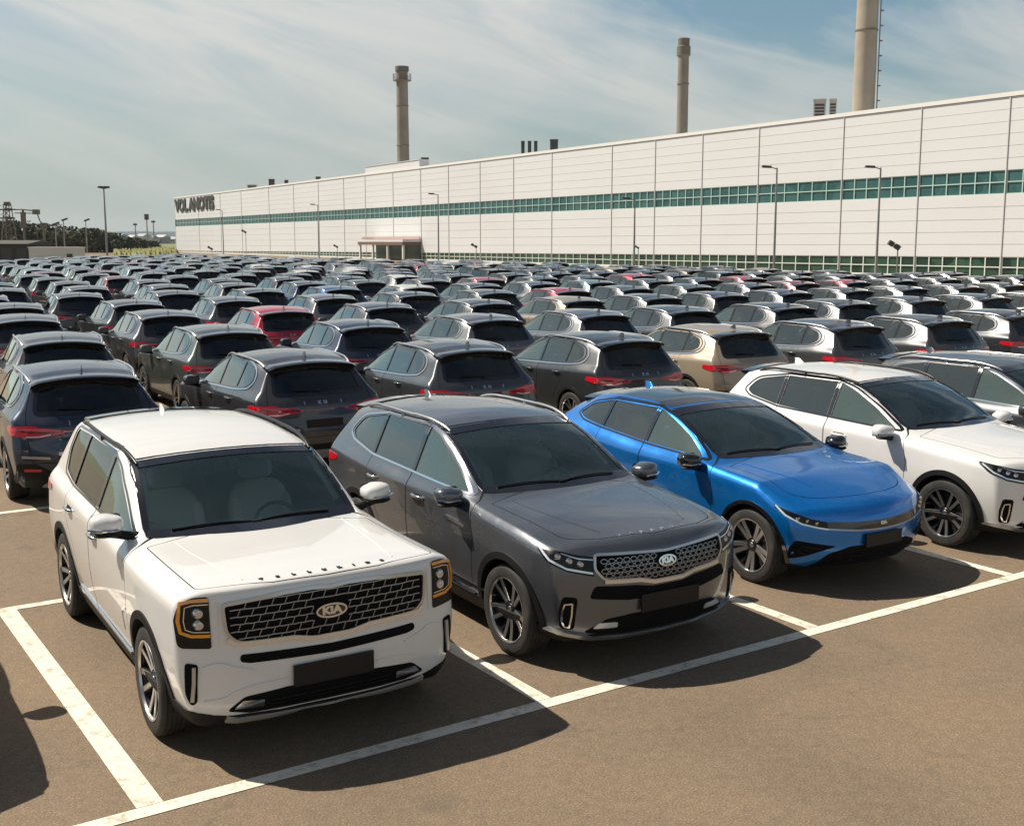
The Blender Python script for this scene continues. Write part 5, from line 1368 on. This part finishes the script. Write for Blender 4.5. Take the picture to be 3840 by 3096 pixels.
# lattice pylon, gantry mast and slanted boom
def lattice(mb, x, y, z0, z1, w0, w1, n=7, r=.09):
    for a, b_ in ((-1,-1),(1,-1),(1,1),(-1,1)): mb.tube([(x+a*w0, y+b_*w0, z0), (x+a*w1, y+b_*w1, z1)], r, 4)
    for k in range(n):
        t0, t1 = k/n, (k+1)/n; a0 = w0+(w1-w0)*t0; a1 = w0+(w1-w0)*t1; q0 = z0+(z1-z0)*t0; q1 = z0+(z1-z0)*t1
        mb.tube([(x-a0, y-a0, q0), (x+a1, y-a1, q1)], r*.7, 4); mb.tube([(x+a0, y-a0, q0), (x-a1, y-a1, q1)], r*.7, 4)
        mb.tube([(x-a1, y-a1, q1), (x+a1, y-a1, q1)], r*.7, 4)
Y = 240
def U(xv, yv): p = at(xv*.4756, Y, yv*.4756); return p[0], p[2]
x, z = U(15, 428); root = empty('pylon', (x, Y, 0)); m = MB(); lattice(m, 0, 0, 0, z, 1.3, .5, 8, .11); m.build('mast', M_STEEL, root, 30)
for yv, l in ((440, 2.6), (458, 2.4)):
    zz = U(15, yv)[1]; m = MB(); m.tube([(-l*1.6, 0, zz), (l*.6, 0, zz)], .16, 5); m.box((.1, 0, zz), (1.0, 1, .5)); m.tube([(-l*1.6, 0, zz), (0, 0, zz+1.2)], .07, 4); m.build('crossarm', M_STEEL, root, 30)
MB().box((0, 0, z), (1.0, 1.0, .8)).build('head_frame', M_STEEL, root, 0)
tag(root, 'rusty lattice pylon with two crossarms at the left edge', 'pylon')
x, z = U(48, 440); root = empty('gantry', (x, Y, 0)); m = MB(); m.tube([(0,0,0), (0,0,z)], .22, 6); m.box((0,0,U(48,462)[1]), (.8,.8,3.2)); m.build('mast', M_STEEL, root, 30)
xa, zA = U(30, 440); xb, zB = U(76, 443); m = MB(); m.tube([(xa-x,0,zA), (0,0,z), (xb-x,0,zB)], .15, 5); m.tube([(xa-x,0,zA-.7), (0,0,z-.7), (xb-x,0,zB-.5)], .09, 4); m.box((xb-x,0,zB-.2), (1.2,1,1.0)); m.build('cross_beam', M_STEEL, root, 30)
xc, zC = U(92, 473); m = MB(); m.tube([(xb-x,0,zB), ((xb+xc)/2-x,0,(zB+zC)/2-.6), (xc-x,0,zC)], .13, 5); m.tube([(xc-x,0,zC), (xc-x,0,0)], .22, 6); m.box((xc-x,0,zC), (1.1,.8,1.0)); m.build('boom', M_STEEL, root, 30)
tag(root, 'thin gantry with a cross beam and a boom sloping down to a post', 'gantry')
for xv, yt, Y, q in ((116,469,260,'left of'),(133,461,260,'above the right part of'),(180,462,280,'right of')):
    x, y, z = at(xv*.4756, Y, yt*.4756); root = empty('street_lamp', (x, y, 0))
    MB().tube([(0,0,0), (0,0,z)], [.16,.09], 6).build('pole', M_GALV, root, 30); h = MB().box((.3,0,z), (1.3,.5,.35), Matrix.Rotation(R(-20), 3, 'Y')); h.build('lamp_head', M_HEAD, root, 0)
    tag(root, 'far street lamp among the trees %s the container' % q, 'street lamp', 'street lamps beyond the car park')
for xv, yt, Y, q in ((308,452,420,'taller mast with a box at its top left of the hall'),(322,462,430,'thin bare mast left of the hall'),(284,468,440,'short mast with a wide head above the blue ridge')):
    x, y, z = at(xv*.4756, Y, yt*.4756); root = empty('mast', (x, y, 0))
    MB().tube([(0,0,0), (0,0,z)], [.30,.16], 6).build('pole', M_GALV, root, 30); MB().box((0,0,z-.6), (1.3,1.0,2.0 if 'box' in q else .6)).build('mast_head', M_HEAD, root, 0)
    tag(root, q, 'mast')
# ------------------------------------------------------------------ compact SUV seen from behind, filling the lot
def spec_compact():
    rows = [
      (0.78, .23, .80, .86, .58, .86, .86, .81, .90, .70, .925, .95, .07),
      (0.45, .22, .86, .905, .60, .895, .91, .84, .96, .70, .985, 1.01, .10),
      (0.0, .21, .87, .925, .64, .905, .94, .845, 1.00, .71, 1.02, 1.05, .12),
      (-.40, .20, .86, .92, .62, .91, .965, .855, 1.03, .74, 1.05, 1.085, .08),
      (-.58, .20, .86, .92, .60, .91, .975, .858, 1.045, .75, 1.08, 1.13, .05),
      (-.85, .20, .86, .92, .60, .91, .985, .86, 1.06, .725, 1.22, 1.285, .05),
      (-1.15, .20, .86, .92, .60, .91, .99, .86, 1.07, .69, 1.38, 1.44, .06),
      (-1.42, .20, .86, .92, .60, .91, 1.00, .858, 1.08, .665, 1.48, 1.54, .08),
      (-1.8, .20, .86, .92, .60, .91, 1.01, .855, 1.095, .655, 1.535, 1.60, .10),
      (-2.3, .20, .86, .92, .62, .91, 1.03, .85, 1.12, .645, 1.545, 1.61, .10),
      (-2.8, .21, .87, .93, .66, .905, 1.05, .825, 1.16, .63, 1.51, 1.575, .10),
      (-3.6, .25, .83, .89, .70, .875, 1.06, .775, 1.16, .60, 1.44, 1.50, .10)]
    s = dict(rows=rows, hw=.92, xf0=.05, xr0=-2.75, WB=2.62, tyre=.345, arch=.39, clad=.05, sill=.12, axle_y=.79, sillchrome=False,
      front=[(.20,.64),(.30,.74),(.45,.78),(.60,.78),(.75,.76),(.88,.72),(.95,.66),(1.1,.5)], fsweep=(.24, 2.6),
      rear=[(.2,-3.36),(.42,-3.52),(.62,-3.54),(.85,-3.50),(.95,-3.49),(1.04,-3.44),(1.10,-3.39),(1.45,-3.12),(1.7,-3.02)], rsweep=(.17, 2.6), rS=.035)
    s['ws'] = dict(xb=-.56, xt=-1.38, in_=.028, zb=1.10); s['wsx'] = -1.75
    s['rwin'] = rp([(-.63,1.115,.06),(.63,1.115,.06),(.56,1.42,.08),(0,1.475),(-.56,1.42,.08)]); s['rwx'] = -2.7
    d1 = [(-.70,1.090,.02),(-1.58,1.115,.01),(-1.58,1.490,.01),(-1.36,1.430,.06),(-1.0,1.275,.05)]
    d2 = [(-1.64,1.115,.01),(-2.34,1.155,.01),(-2.34,1.495,.01),(-1.64,1.498,.01)]
    d3 = [(-2.39,1.160,.01),(-2.66,1.185,.04),(-2.80,1.26,.06),(-2.74,1.40,.10),(-2.39,1.490,.01)]
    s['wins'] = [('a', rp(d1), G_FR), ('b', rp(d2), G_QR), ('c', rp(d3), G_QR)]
    s['dlo'] = rp([(-.60,1.075,.02),(-2.36,1.142),(-2.70,1.172,.06),(-2.86,1.26,.08),(-2.78,1.42,.12),(-2.3,1.515),(-1.62,1.518),(-1.33,1.450,.10),(-.96,1.290,.10)])
    s['pillars'] = [[(-1.583,1.120),(-1.637,1.120),(-1.637,1.494),(-1.583,1.488)], [(-2.343,1.16),(-2.387,1.165),(-2.387,1.487),(-2.343,1.490)]]
    s['doors'] = [rp([(-.50,.37,.06),(-1.58,.37,.04),(-1.61,.90),(-1.61,1.530,.02),(-1.34,1.475,.06),(-.92,1.30,.05),(-.52,1.035,.02),(-.46,.78)]),
                  rp([(-1.62,.90),(-1.59,.37,.04),(-2.08,.37,.05),(-2.16,.63,.15),(-2.37,.88,.1),(-2.37,1.528,.02),(-1.62,1.532,.02)])]
    s['hood'] = rp([(.45,.70,.10),(.55,.45),(.60,0),(.55,-.45),(.45,-.70,.10),(-.42,-.755,.02),(-.50,-.3),(-.51,0),(-.50,.3),(-.42,.755,.02)])
    s['gate'] = rp([(-.70,.56,.05),(.70,.56,.05),(.74,.95),(.72,1.12),(.60,1.47,.05),(0,1.52),(-.60,1.47,.05),(-.72,1.12),(-.74,.95)])
    s['cav'] = (-.52, -3.22); s['handles'] = [(-1.38,.965),(-2.22,.985)]; s['mir'] = (-.70, .99, 1.09, .92)
    s['rail'] = (-1.34, -2.92, .61, .030, .028); s['ant'] = -2.78; s['seatx'] = -1.28
    return s
M_BASE = paint('slate_paint', (0.060, 0.068, 0.078), 0.55, 0.30)
M_PLB = mat('blue_plate', (0.04, 0.07, 0.16), 0.4)
def build_compact(root, P):
    kick = sp([(-1.66,1.535),(-2.3,1.530),(-2.74,1.45),(-2.90,1.30),(-2.84,1.19),(-2.68,1.150),(-2.3,1.118),(-1.6,1.090),(-.66,1.055)], 6)
    c = assemble(spec_compact(), P, root, dict(trim=M_GLOSSBK, handle=P, rail=M_SATIN, wstyle=0, mcap=P, antm=M_GLOSSBK, chrome_line=kick))
    # nose: simple dark grille and lamps
    G = rp([(-.55,.80,.04),(.55,.80,.04),(.50,.62,.06),(-.50,.62,.06)]); g = c.patch(G, 'front', .004, .01).build('grille', M_GLOSSBK, root, 40)
    m = MB()
    for k in range(5): c.strip([(-.48,.65+.03*k),(.48,.65+.03*k)], .008, 'front', .012, .01, mb=m)
    m.build('grille_mesh', M_SATIN, g, 30)
    O = lambda q: c.obl(38, q)
    both(c.patch(rp(O([(.57,.80),(.72,.86),(.86,.90,.01),(.865,.83,.02),(.76,.76,.02),(.57,.72)])), 38, .005, .02, .05), 'headlight', M_LAMPIN, root)
    lo = rp([(-.62,.33,.03),(-.45,.44,.03),(.45,.44,.03),(.62,.33,.03)]); c.patch(lo, 'front', .004, .02).build('lower_intake', M_PL, root, 40)
    # tail: lamp clusters, dark window, skid, lettering
    TL = rp([(.30,.925,.01),(.50,.955),(.70,.985),(.83,.990,.02),(.845,.93),(.80,.865,.03),(.62,.850,.02),(.44,.880),(.30,.905,.01)])
    a, b = both(c.patch(rp(TL), 'rear', .010, .03, .05), 'tail_light', M_RED, root)
    l1 = c.strip([(.34,.915),(.55,.915),(.72,.925),(.82,.945)], .018, 'rear', .016, .01); l2 = c.strip([(.48,.890),(.60,.868),(.74,.872)], .014, 'rear', .016, .01)
    for o, f in ((a, 0), (b, 1)):
        for q, mm in ((l1, M_REDD), (l2, M_LENS)): (q.mir() if f else q).build('lamp_band', mm, o, 40)
    tip = c.patch(rp([(-3.42,.870,.02),(-3.05,.925,.02),(-3.08,.985,.02),(-3.42,.990,.02)]), 'side', .010, .02, .05); both(tip, 'tail_light', M_RED, root)
    c.strip([(-.30,.915),(.30,.915)], .020, 'rear', .006, .01).build('lamp_bridge', M_REDD, root, 40)
    low = rp([(-.86,.56,.03),(-.66,.55),(-.5,.46),(.5,.46),(.66,.55),(.86,.56,.03),(.86,.28,.03),(.6,.245),(-.6,.245),(-.86,.28,.03)])
    c.patch(low, 'rear', .008, .03).build('rear_bumper', M_PL, root, 40)
    c.patch(rp([(-.46,.38,.03),(.46,.38,.03),(.60,.265,.03),(-.60,.265,.03)]), 'rear', .024, .03).build('rear_skid', M_SKID, root, 40)
    both(c.strip([(.60,.475),(.78,.485)], .03, 'rear', .016, .02), 'reflector', M_RED, root)
    both(c.strip([(.50,.615),(.80,.640)], .03, 'rear', .012, .02), 'bumper_crease', M_SATIN, root)
    for yy, ch in ((.24,'S'),(.03,'K'),(-.035,'A'),(-.24,'T')) if False else ((.26,'I'),(.05,'K'),(-.03,'N'),(-.26,'I')):
        onsurf(c, textmb(ch, .055, .003, .004, 1.2), 'rear', yy, .985 if False else 1.005, .006, -1).build('badge_letter', M_CHROME, root, 0)
    onsurf(c, textmb('SUV' if False else 'III', .045, .002, .003, 1.4), 'rear', .38, .66, .006, -1).build('badge_letter', M_SATIN, root, 0)
    x = c.proj('rear', 0, 1.49, 0); sp_ = MB(); rings = []
    for k in range(17):
        y = -.63+1.26*k/16; xx = x.x+.10*abs(y)**2.2+(0.02 if abs(y) > .6 else 0); zz = c.proj('top', xx+.14, y, 0).z
        rings.append([(xx+.16, y, zz-.006), (xx+.12, y, zz+.010), (xx-.08, y, zz-.004), (xx-.125, y, zz-.018), (xx-.06, y, zz-.045), (xx+.06, y, zz-.055)])
    sp_.loft(rings).build('spoiler', M_GLOSSBK, root, 40)
    c.strip([(0,1.13),(.05,1.145),(.36,1.165)], .012, 'rear', .016, .012).build('rear_wiper', M_PL, root, 40)
    c.strip(inset(c.rwin, .002), .045, 'rear', .003, .01, True).build('rear_window_trim', M_GLOSSBK, root, 40)
    plate(c, root, 'rear', -.0, .74, .50, .11, M_PLATE)
    return c
compact = empty('parked_car'); build_compact(compact, M_BASE)
PAINTS = dict(
 black=('black', (0.014, 0.015, 0.018), .3), navy=('dark navy', (0.018, 0.030, 0.062), .5), slate=('slate grey', (0.075, 0.085, 0.095), .55), dark=('dark grey', (0.042, 0.046, 0.052), .5),
 green=('grey green', (0.090, 0.108, 0.100), .5), silver=('silver', (0.17, 0.175, 0.185), .7), grey=('mid grey', (0.085, 0.090, 0.099), .6), white=('white', (0.60, 0.595, 0.58), 0), red=('red', (0.42, 0.010, 0.035), .2),
 maroon=('deep red', (0.20, 0.010, 0.028), .3), blue=('blue', (0.015, 0.10, 0.28), .5), teal=('pale teal', (0.20, 0.30, 0.31), .5), beige=('beige', (0.36, 0.295, 0.215), .25), bronze=('bronze', (0.16, 0.12, 0.09), .5))
PM = {k: (M_BASE if k == 'slate' else paint(v[0].replace(' ', '_')+'_paint', v[1], v[2], .30)) for k, v in PAINTS.items()}
def kids(o): return [x for x in bpy.data.objects if x.parent == o]
def tree_of(o, idx): return [(ch, tree_of(ch, idx)) for ch in idx.get(o, [])]
def index():
    d = {}
    for x in bpy.data.objects:
        if x.parent: d.setdefault(x.parent, []).append(x)
    return d
def repaint(o, base, new):
    if o.type == 'MESH' and base is not new:
        for i, sl in enumerate(o.material_slots):
            if o.data.materials[i] == base: sl.link = 'OBJECT'; sl.material = new
def clone(tr, parent, base, new):
    for o, sub in tr:
        c = o.copy(); COL.objects.link(c); c.parent = parent; repaint(c, base, new); clone(sub, c, base, new)
def flatten(root, base, name, keep=None, only=None):
    """a car (or the named parts of it) as one mesh, for cars too small to show their parts"""
    idx = index(); mats = [base]; V = []; Fc = []; MI = []
    def rec(o, M, ok):
        for ch in idx.get(o, []):
            Mc = M @ Matrix.LocRotScale(ch.location, ch.rotation_euler, ch.scale); nm = ch.name.split('.')[0]
            k = ok or only is None or nm in only
            if k and (keep is None or nm not in keep):
                me = ch.data; b = len(V); V.extend([Mc @ v.co for v in me.vertices]); loc = []
                for m_ in me.materials:
                    if m_ not in mats: mats.append(m_)
                    loc.append(mats.index(m_))
                for p in me.polygons: Fc.append([b+i for i in p.vertices]); MI.append(loc[p.material_index])
            rec(ch, Mc, k and (keep is None or nm not in keep))
    rec(root, Matrix.Identity(4), False)
    me = bpy.data.meshes.new(name); me.from_pydata(V, [], Fc)
    for m_ in mats: me.materials.append(m_)
    me.polygons.foreach_set('material_index', MI); me.polygons.foreach_set('use_smooth', [True]*len(me.polygons)); me.set_sharp_from_angle(angle=R(28)); me.update()
    return me
SKIPF = {'brake_disc','steering_wheel','turn_signal','wiper','intake_slats','projector_lens','lamp_bezel','rear_view_mirror','handle_recess'}
# ------------------------------------------------------------------ place the front row
def place(root, az_back, contact, v_c, u_c=0.0):
    """front right tyre meets the ground at contact; az_back: azimuth of the car's tail direction"""
    A = R(az_back); n = Vector((math.sin(A), math.cos(A))); d = Vector((math.cos(A), -math.sin(A)))
    p = Vector(contact)+n*u_c+d*v_c
    root.location = (p.x, p.y, 0)
    root.rotation_euler = (0, 0, math.atan2(-n.y, -n.x))
car1 = empty('parked_car'); build_boxy(car1)
tag(car1, 'white boxy SUV with amber-framed headlights, nearest to the camera', 'car', 'cars in the front row')
place(car1, -31.2, (-2.27, 7.04), .905, .05)
car2 = empty('parked_car'); build_family(car2, M_GRAPH)
tag(car2, 'graphite grey SUV with chrome roof rails, between the boxy white and the blue car', 'car', 'cars in the front row')
place(car2, -31.5, (.01, 8.40), .92, .12)
car3 = empty('parked_car'); build_cross(car3)
tag(car3, 'bright blue low crossover with a slim lamp band across its nose', 'car', 'cars in the front row')
place(car3, -31, (2.26, 10.30), .92, .13)
car4 = empty('parked_car'); build_family(car4, M_WHITE2, True, dict(rail=M_RIMD, trim=M_GLOSSBK, handle=M_WHITE2))
tag(car4, 'pearl white SUV cut off by the right picture edge, beside the blue car', 'car', 'cars in the front row')
place(car4, -31, (4.51, 11.64), .90, .06)
idx2 = index()
def copy_car(src, base, new):
    o = src.copy(); COL.objects.link(o); clone(tree_of(src, idx2), o, base, new); return o
car5 = copy_car(car2, M_GRAPH, PM['slate'])
tag(car5, 'slate grey SUV at the right edge, half hidden behind the pearl white SUV', 'car', 'cars in the front row')
place(car5, -31, (6.75, 13.15), .90, .06)
car0 = copy_car(car2, M_GRAPH, PM['silver'])
tag(car0, 'silver SUV just outside the left edge, seen only by its shadow', 'car', 'cars in the front row')
q = lot(7.85, -1.00); place(car0, -33.7, (q[0], q[1]), .93, .0)
# ---- where the cars stand
ZTAB = [(-300,88),(0,98),(200,124),(370,140),(700,104),(1000,93),(1285,80),(1600,69),(1900,60),(2153,56),(2500,52)]
def zmax(x):
    for (a, b_), (c_, d) in zip(ZTAB, ZTAB[1:]):
        if x <= c_: return b_+(d-b_)*max(0, (x-a))/(c_-a)
    return 42
ORD = ['first','second','third','fourth','fifth','sixth','seventh','eighth','ninth','tenth','eleventh','twelfth','thirteenth','fourteenth','fifteenth','sixteenth','seventeenth','eighteenth','nineteenth','twentieth','twenty-first','twenty-second','twenty-third','twenty-fourth','twenty-fifth']
rc = random.Random(21); spots = []
SHIFT = [0, .32, .08, .15]+[rc.uniform(-.75, .75) for _ in range(24)]; PIT_R = [2.88, 2.84, 2.84, 2.82]+[rc.uniform(2.68, 2.90) for _ in range(24)]
for r in range(24):
    p = 16.38+5.2*r
    for k in range(-40, 60):
        t_ = 3.52+PIT_R[r]*k+.70*r+SHIFT[r]; q = NV*p+DV*t_
        if q.y < 5: continue
        xv = 1076.5+2452*q.x/q.y
        if xv < -60-1500/q.y or xv > 2210+2500/q.y or q.y > zmax(xv): continue
        if r == 0 and k < 0: continue
        spots.append([r, k, q.x, q.y, xv])
def seen(q, h=1.55):
    v = Vector((q[2], q[3], h-CAM_H)); z = v.y*math.cos(PIT)-v.z*math.sin(PIT); u = v.x; w_ = v.y*math.sin(PIT)+v.z*math.cos(PIT)
    return (512+F_*u/z)/.4756, (412.5-F_*w_/z)/.4756
# colours read off the photograph: roof position (of 2153 x 1736) and paint
FIX = [(150,790,'navy'),(600,765,'dark'),(960,750,'slate'),(1270,735,'dark'),(1550,715,'beige'),(1790,705,'grey'),(2000,695,'grey'),(2120,680,'silver'),(150,720,'grey'),(440,710,'green'),(740,700,'navy'),(1010,690,'silver'),(1250,680,'silver'),
 (1460,670,'grey'),(560,665,'red'),(100,670,'grey'),(350,668,'grey'),(820,660,'grey'),(1050,655,'grey'),(1180,645,'beige'),(650,600,'blue'),(1100,628,'red'),(1200,622,'teal'),(1010,583,'red'),(1300,575,'red'),(1555,585,'red'),(1730,590,'red'),
 (1650,605,'maroon'),(250,602,'maroon'),(470,645,'slate'),(290,648,'dark'),(700,640,'silver'),(1560,655,'grey'),(1740,660,'silver'),(1930,665,'dark'),(60,655,'slate')]
want = {}
for x, y, cname in FIX:
    best = min(range(len(spots)), key=lambda i: (seen(spots[i])[0]-x)**2+6*(seen(spots[i])[1]-y)**2 if i not in want else 1e12)
    want[best] = cname
ROW0 = ['navy','dark','slate','dark','beige','grey','grey','dark','slate']; ROW1 = ['grey','green','navy','silver','silver','grey','dark','slate','grey']
for i, q in enumerate(spots):
    if q[0] == 0 and 0 <= q[1] < 9: want[i] = ROW0[q[1]]
    if q[0] == 1 and 0 <= q[1] < 9: want[i] = ROW1[q[1]]
spots_o = list(enumerate(spots))
family_bg = {}
rowcount = {}
order = sorted(range(len(spots)), key=lambda i: spots[i][3])
near = set(order[:22]); middle = set(order[22:84])
rowpos = {}
for i in sorted(range(len(spots)), key=lambda i: (spots[i][0], spots[i][4])):
    rowpos[i] = rowcount.get(spots[i][0], 0); rowcount[spots[i][0]] = rowpos[i]+1
idx = index(); tr_c = tree_of(compact, idx)
flat_c = flatten(compact, M_BASE, 'parked_car', SKIPF)
flat_f = flatten(car2, M_GRAPH, 'parked_car', SKIPF | {'emblem','model_lettering','grille_mesh'})
flat_b = flatten(car1, M_WHITE, 'parked_car', SKIPF | {'emblem','model_lettering','grille_mesh'})
SEP = {'side_window','rear_window','windscreen','tail_light','roof_rail','wheel','tyre','spoiler','door_mirror','antenna'}
mid_parts = [('body', flatten(compact, M_BASE, 'body', SKIPF | SEP))]+[(n_, flatten(compact, M_BASE, n_, SKIPF, {n_})) for n_ in ('windscreen','rear_window','spoiler','antenna')]
for ch in idx[compact]:
    nm = ch.name.split('.')[0]
    if nm in ('side_window', 'roof_rail', 'door_mirror', 'tail_light', 'wheel'): mid_parts.append((nm, ch))
first = True
BACK = R(-29.5)
for i in order:
    r, k, x, y, xv = spots[i]
    if i in want: cn = want[i]
    else:
        right = xv > 1150
        pal = (['dark']*4+['black']*3+['slate']*4+['grey']*4+['navy']+['green']*2+['silver']*2+['white']) if not right else (['dark']*5+['black']*3+['slate']*4+['grey']*5+['silver']*3+['bronze']+['green']*2+['navy']*2+['beige'])
        if r > 8: pal = pal+['silver', 'white', 'maroon', 'teal', 'silver']
        cn = rc.choice(pal)
    pm = PM[cn]
    jx, jr = rc.uniform(-.22, .22), rc.uniform(-.035, .035); x += rc.uniform(-.07, .07)
    fx, fy = math.sin(BACK), math.cos(BACK)              # the way the cars point
    if i in near:
        if first: o = compact; first = False
        else:
            o = compact.copy(); COL.objects.link(o); clone(tr_c, o, M_BASE, pm)
    elif i in middle:
        o = bpy.data.objects.new('parked_car', None); COL.objects.link(o)
        for nm, src in mid_parts:
            if isinstance(src, bpy.types.Mesh): c_ = bpy.data.objects.new(nm, src); COL.objects.link(c_); c_.parent = o
            else:
                c_ = src.copy(); COL.objects.link(c_); c_.parent = o
                for sub in idx.get(src, []):
                    if sub.name.split('.')[0] == 'tyre': d_ = sub.copy(); COL.objects.link(d_); d_.parent = c_
            repaint(c_, M_BASE, pm)
    else:
        fm_c, bm_c = rc.choice([(flat_c, M_BASE)]*6+[(flat_f, M_GRAPH)]*3+[(flat_b, M_WHITE)]); o = bpy.data.objects.new('parked_car', fm_c); COL.objects.link(o); repaint(o, bm_c, pm)
    if o is compact:
        near_first = i
        # its own colour goes on last, after everything has been copied from it
        own = (o, pm)
    # spot (x, y) is the middle of the car; its origin is the front axle
    o.location = (x+fx*(1.38+jx), y+fy*(1.38+jx), 0); o.rotation_euler = (0, 0, math.atan2(fy, fx)+jr)
    n_ = rowcount[r]; q = rowpos[i]
    side = '%s from the left' % ORD[q] if q < n_/2 else '%s from the right' % ORD[n_-1-q]
    tag(o, '%s SUV, %s in the %s row past the aisle' % (PAINTS[cn][0], side, ORD[r]), 'car', 'cars packed in rows behind the aisle')
def rp_all(o, base, new):
    for ch in idx.get(o, []): repaint(ch, base, new); rp_all(ch, base, new)
rp_all(own[0], M_BASE, own[1])
# ------------------------------------------------------------------ the air
hz = MB(); hz.bbox((-6500, -400, -1.2), (6500, 7800, 130))
ho = hz.build('haze', M_GAP, None, 0); ho.data.materials.clear()
hm = bpy.data.materials.new('haze'); hm.use_nodes = True; t = hm.node_tree; t.nodes.clear()
pv = N(t, 'ShaderNodeVolumePrincipled'); pv.inputs['Color'].default_value = (0.80, 0.88, 0.92, 1); pv.inputs['Density'].default_value = 0.00009; pv.inputs['Anisotropy'].default_value = 0.2
oo = N(t, 'ShaderNodeOutputMaterial'); t.links.new(pv.outputs[0], oo.inputs['Volume']); ho.data.materials.append(hm)
tag(ho, 'thin pale haze in the air over the car park', 'haze', kind='stuff')
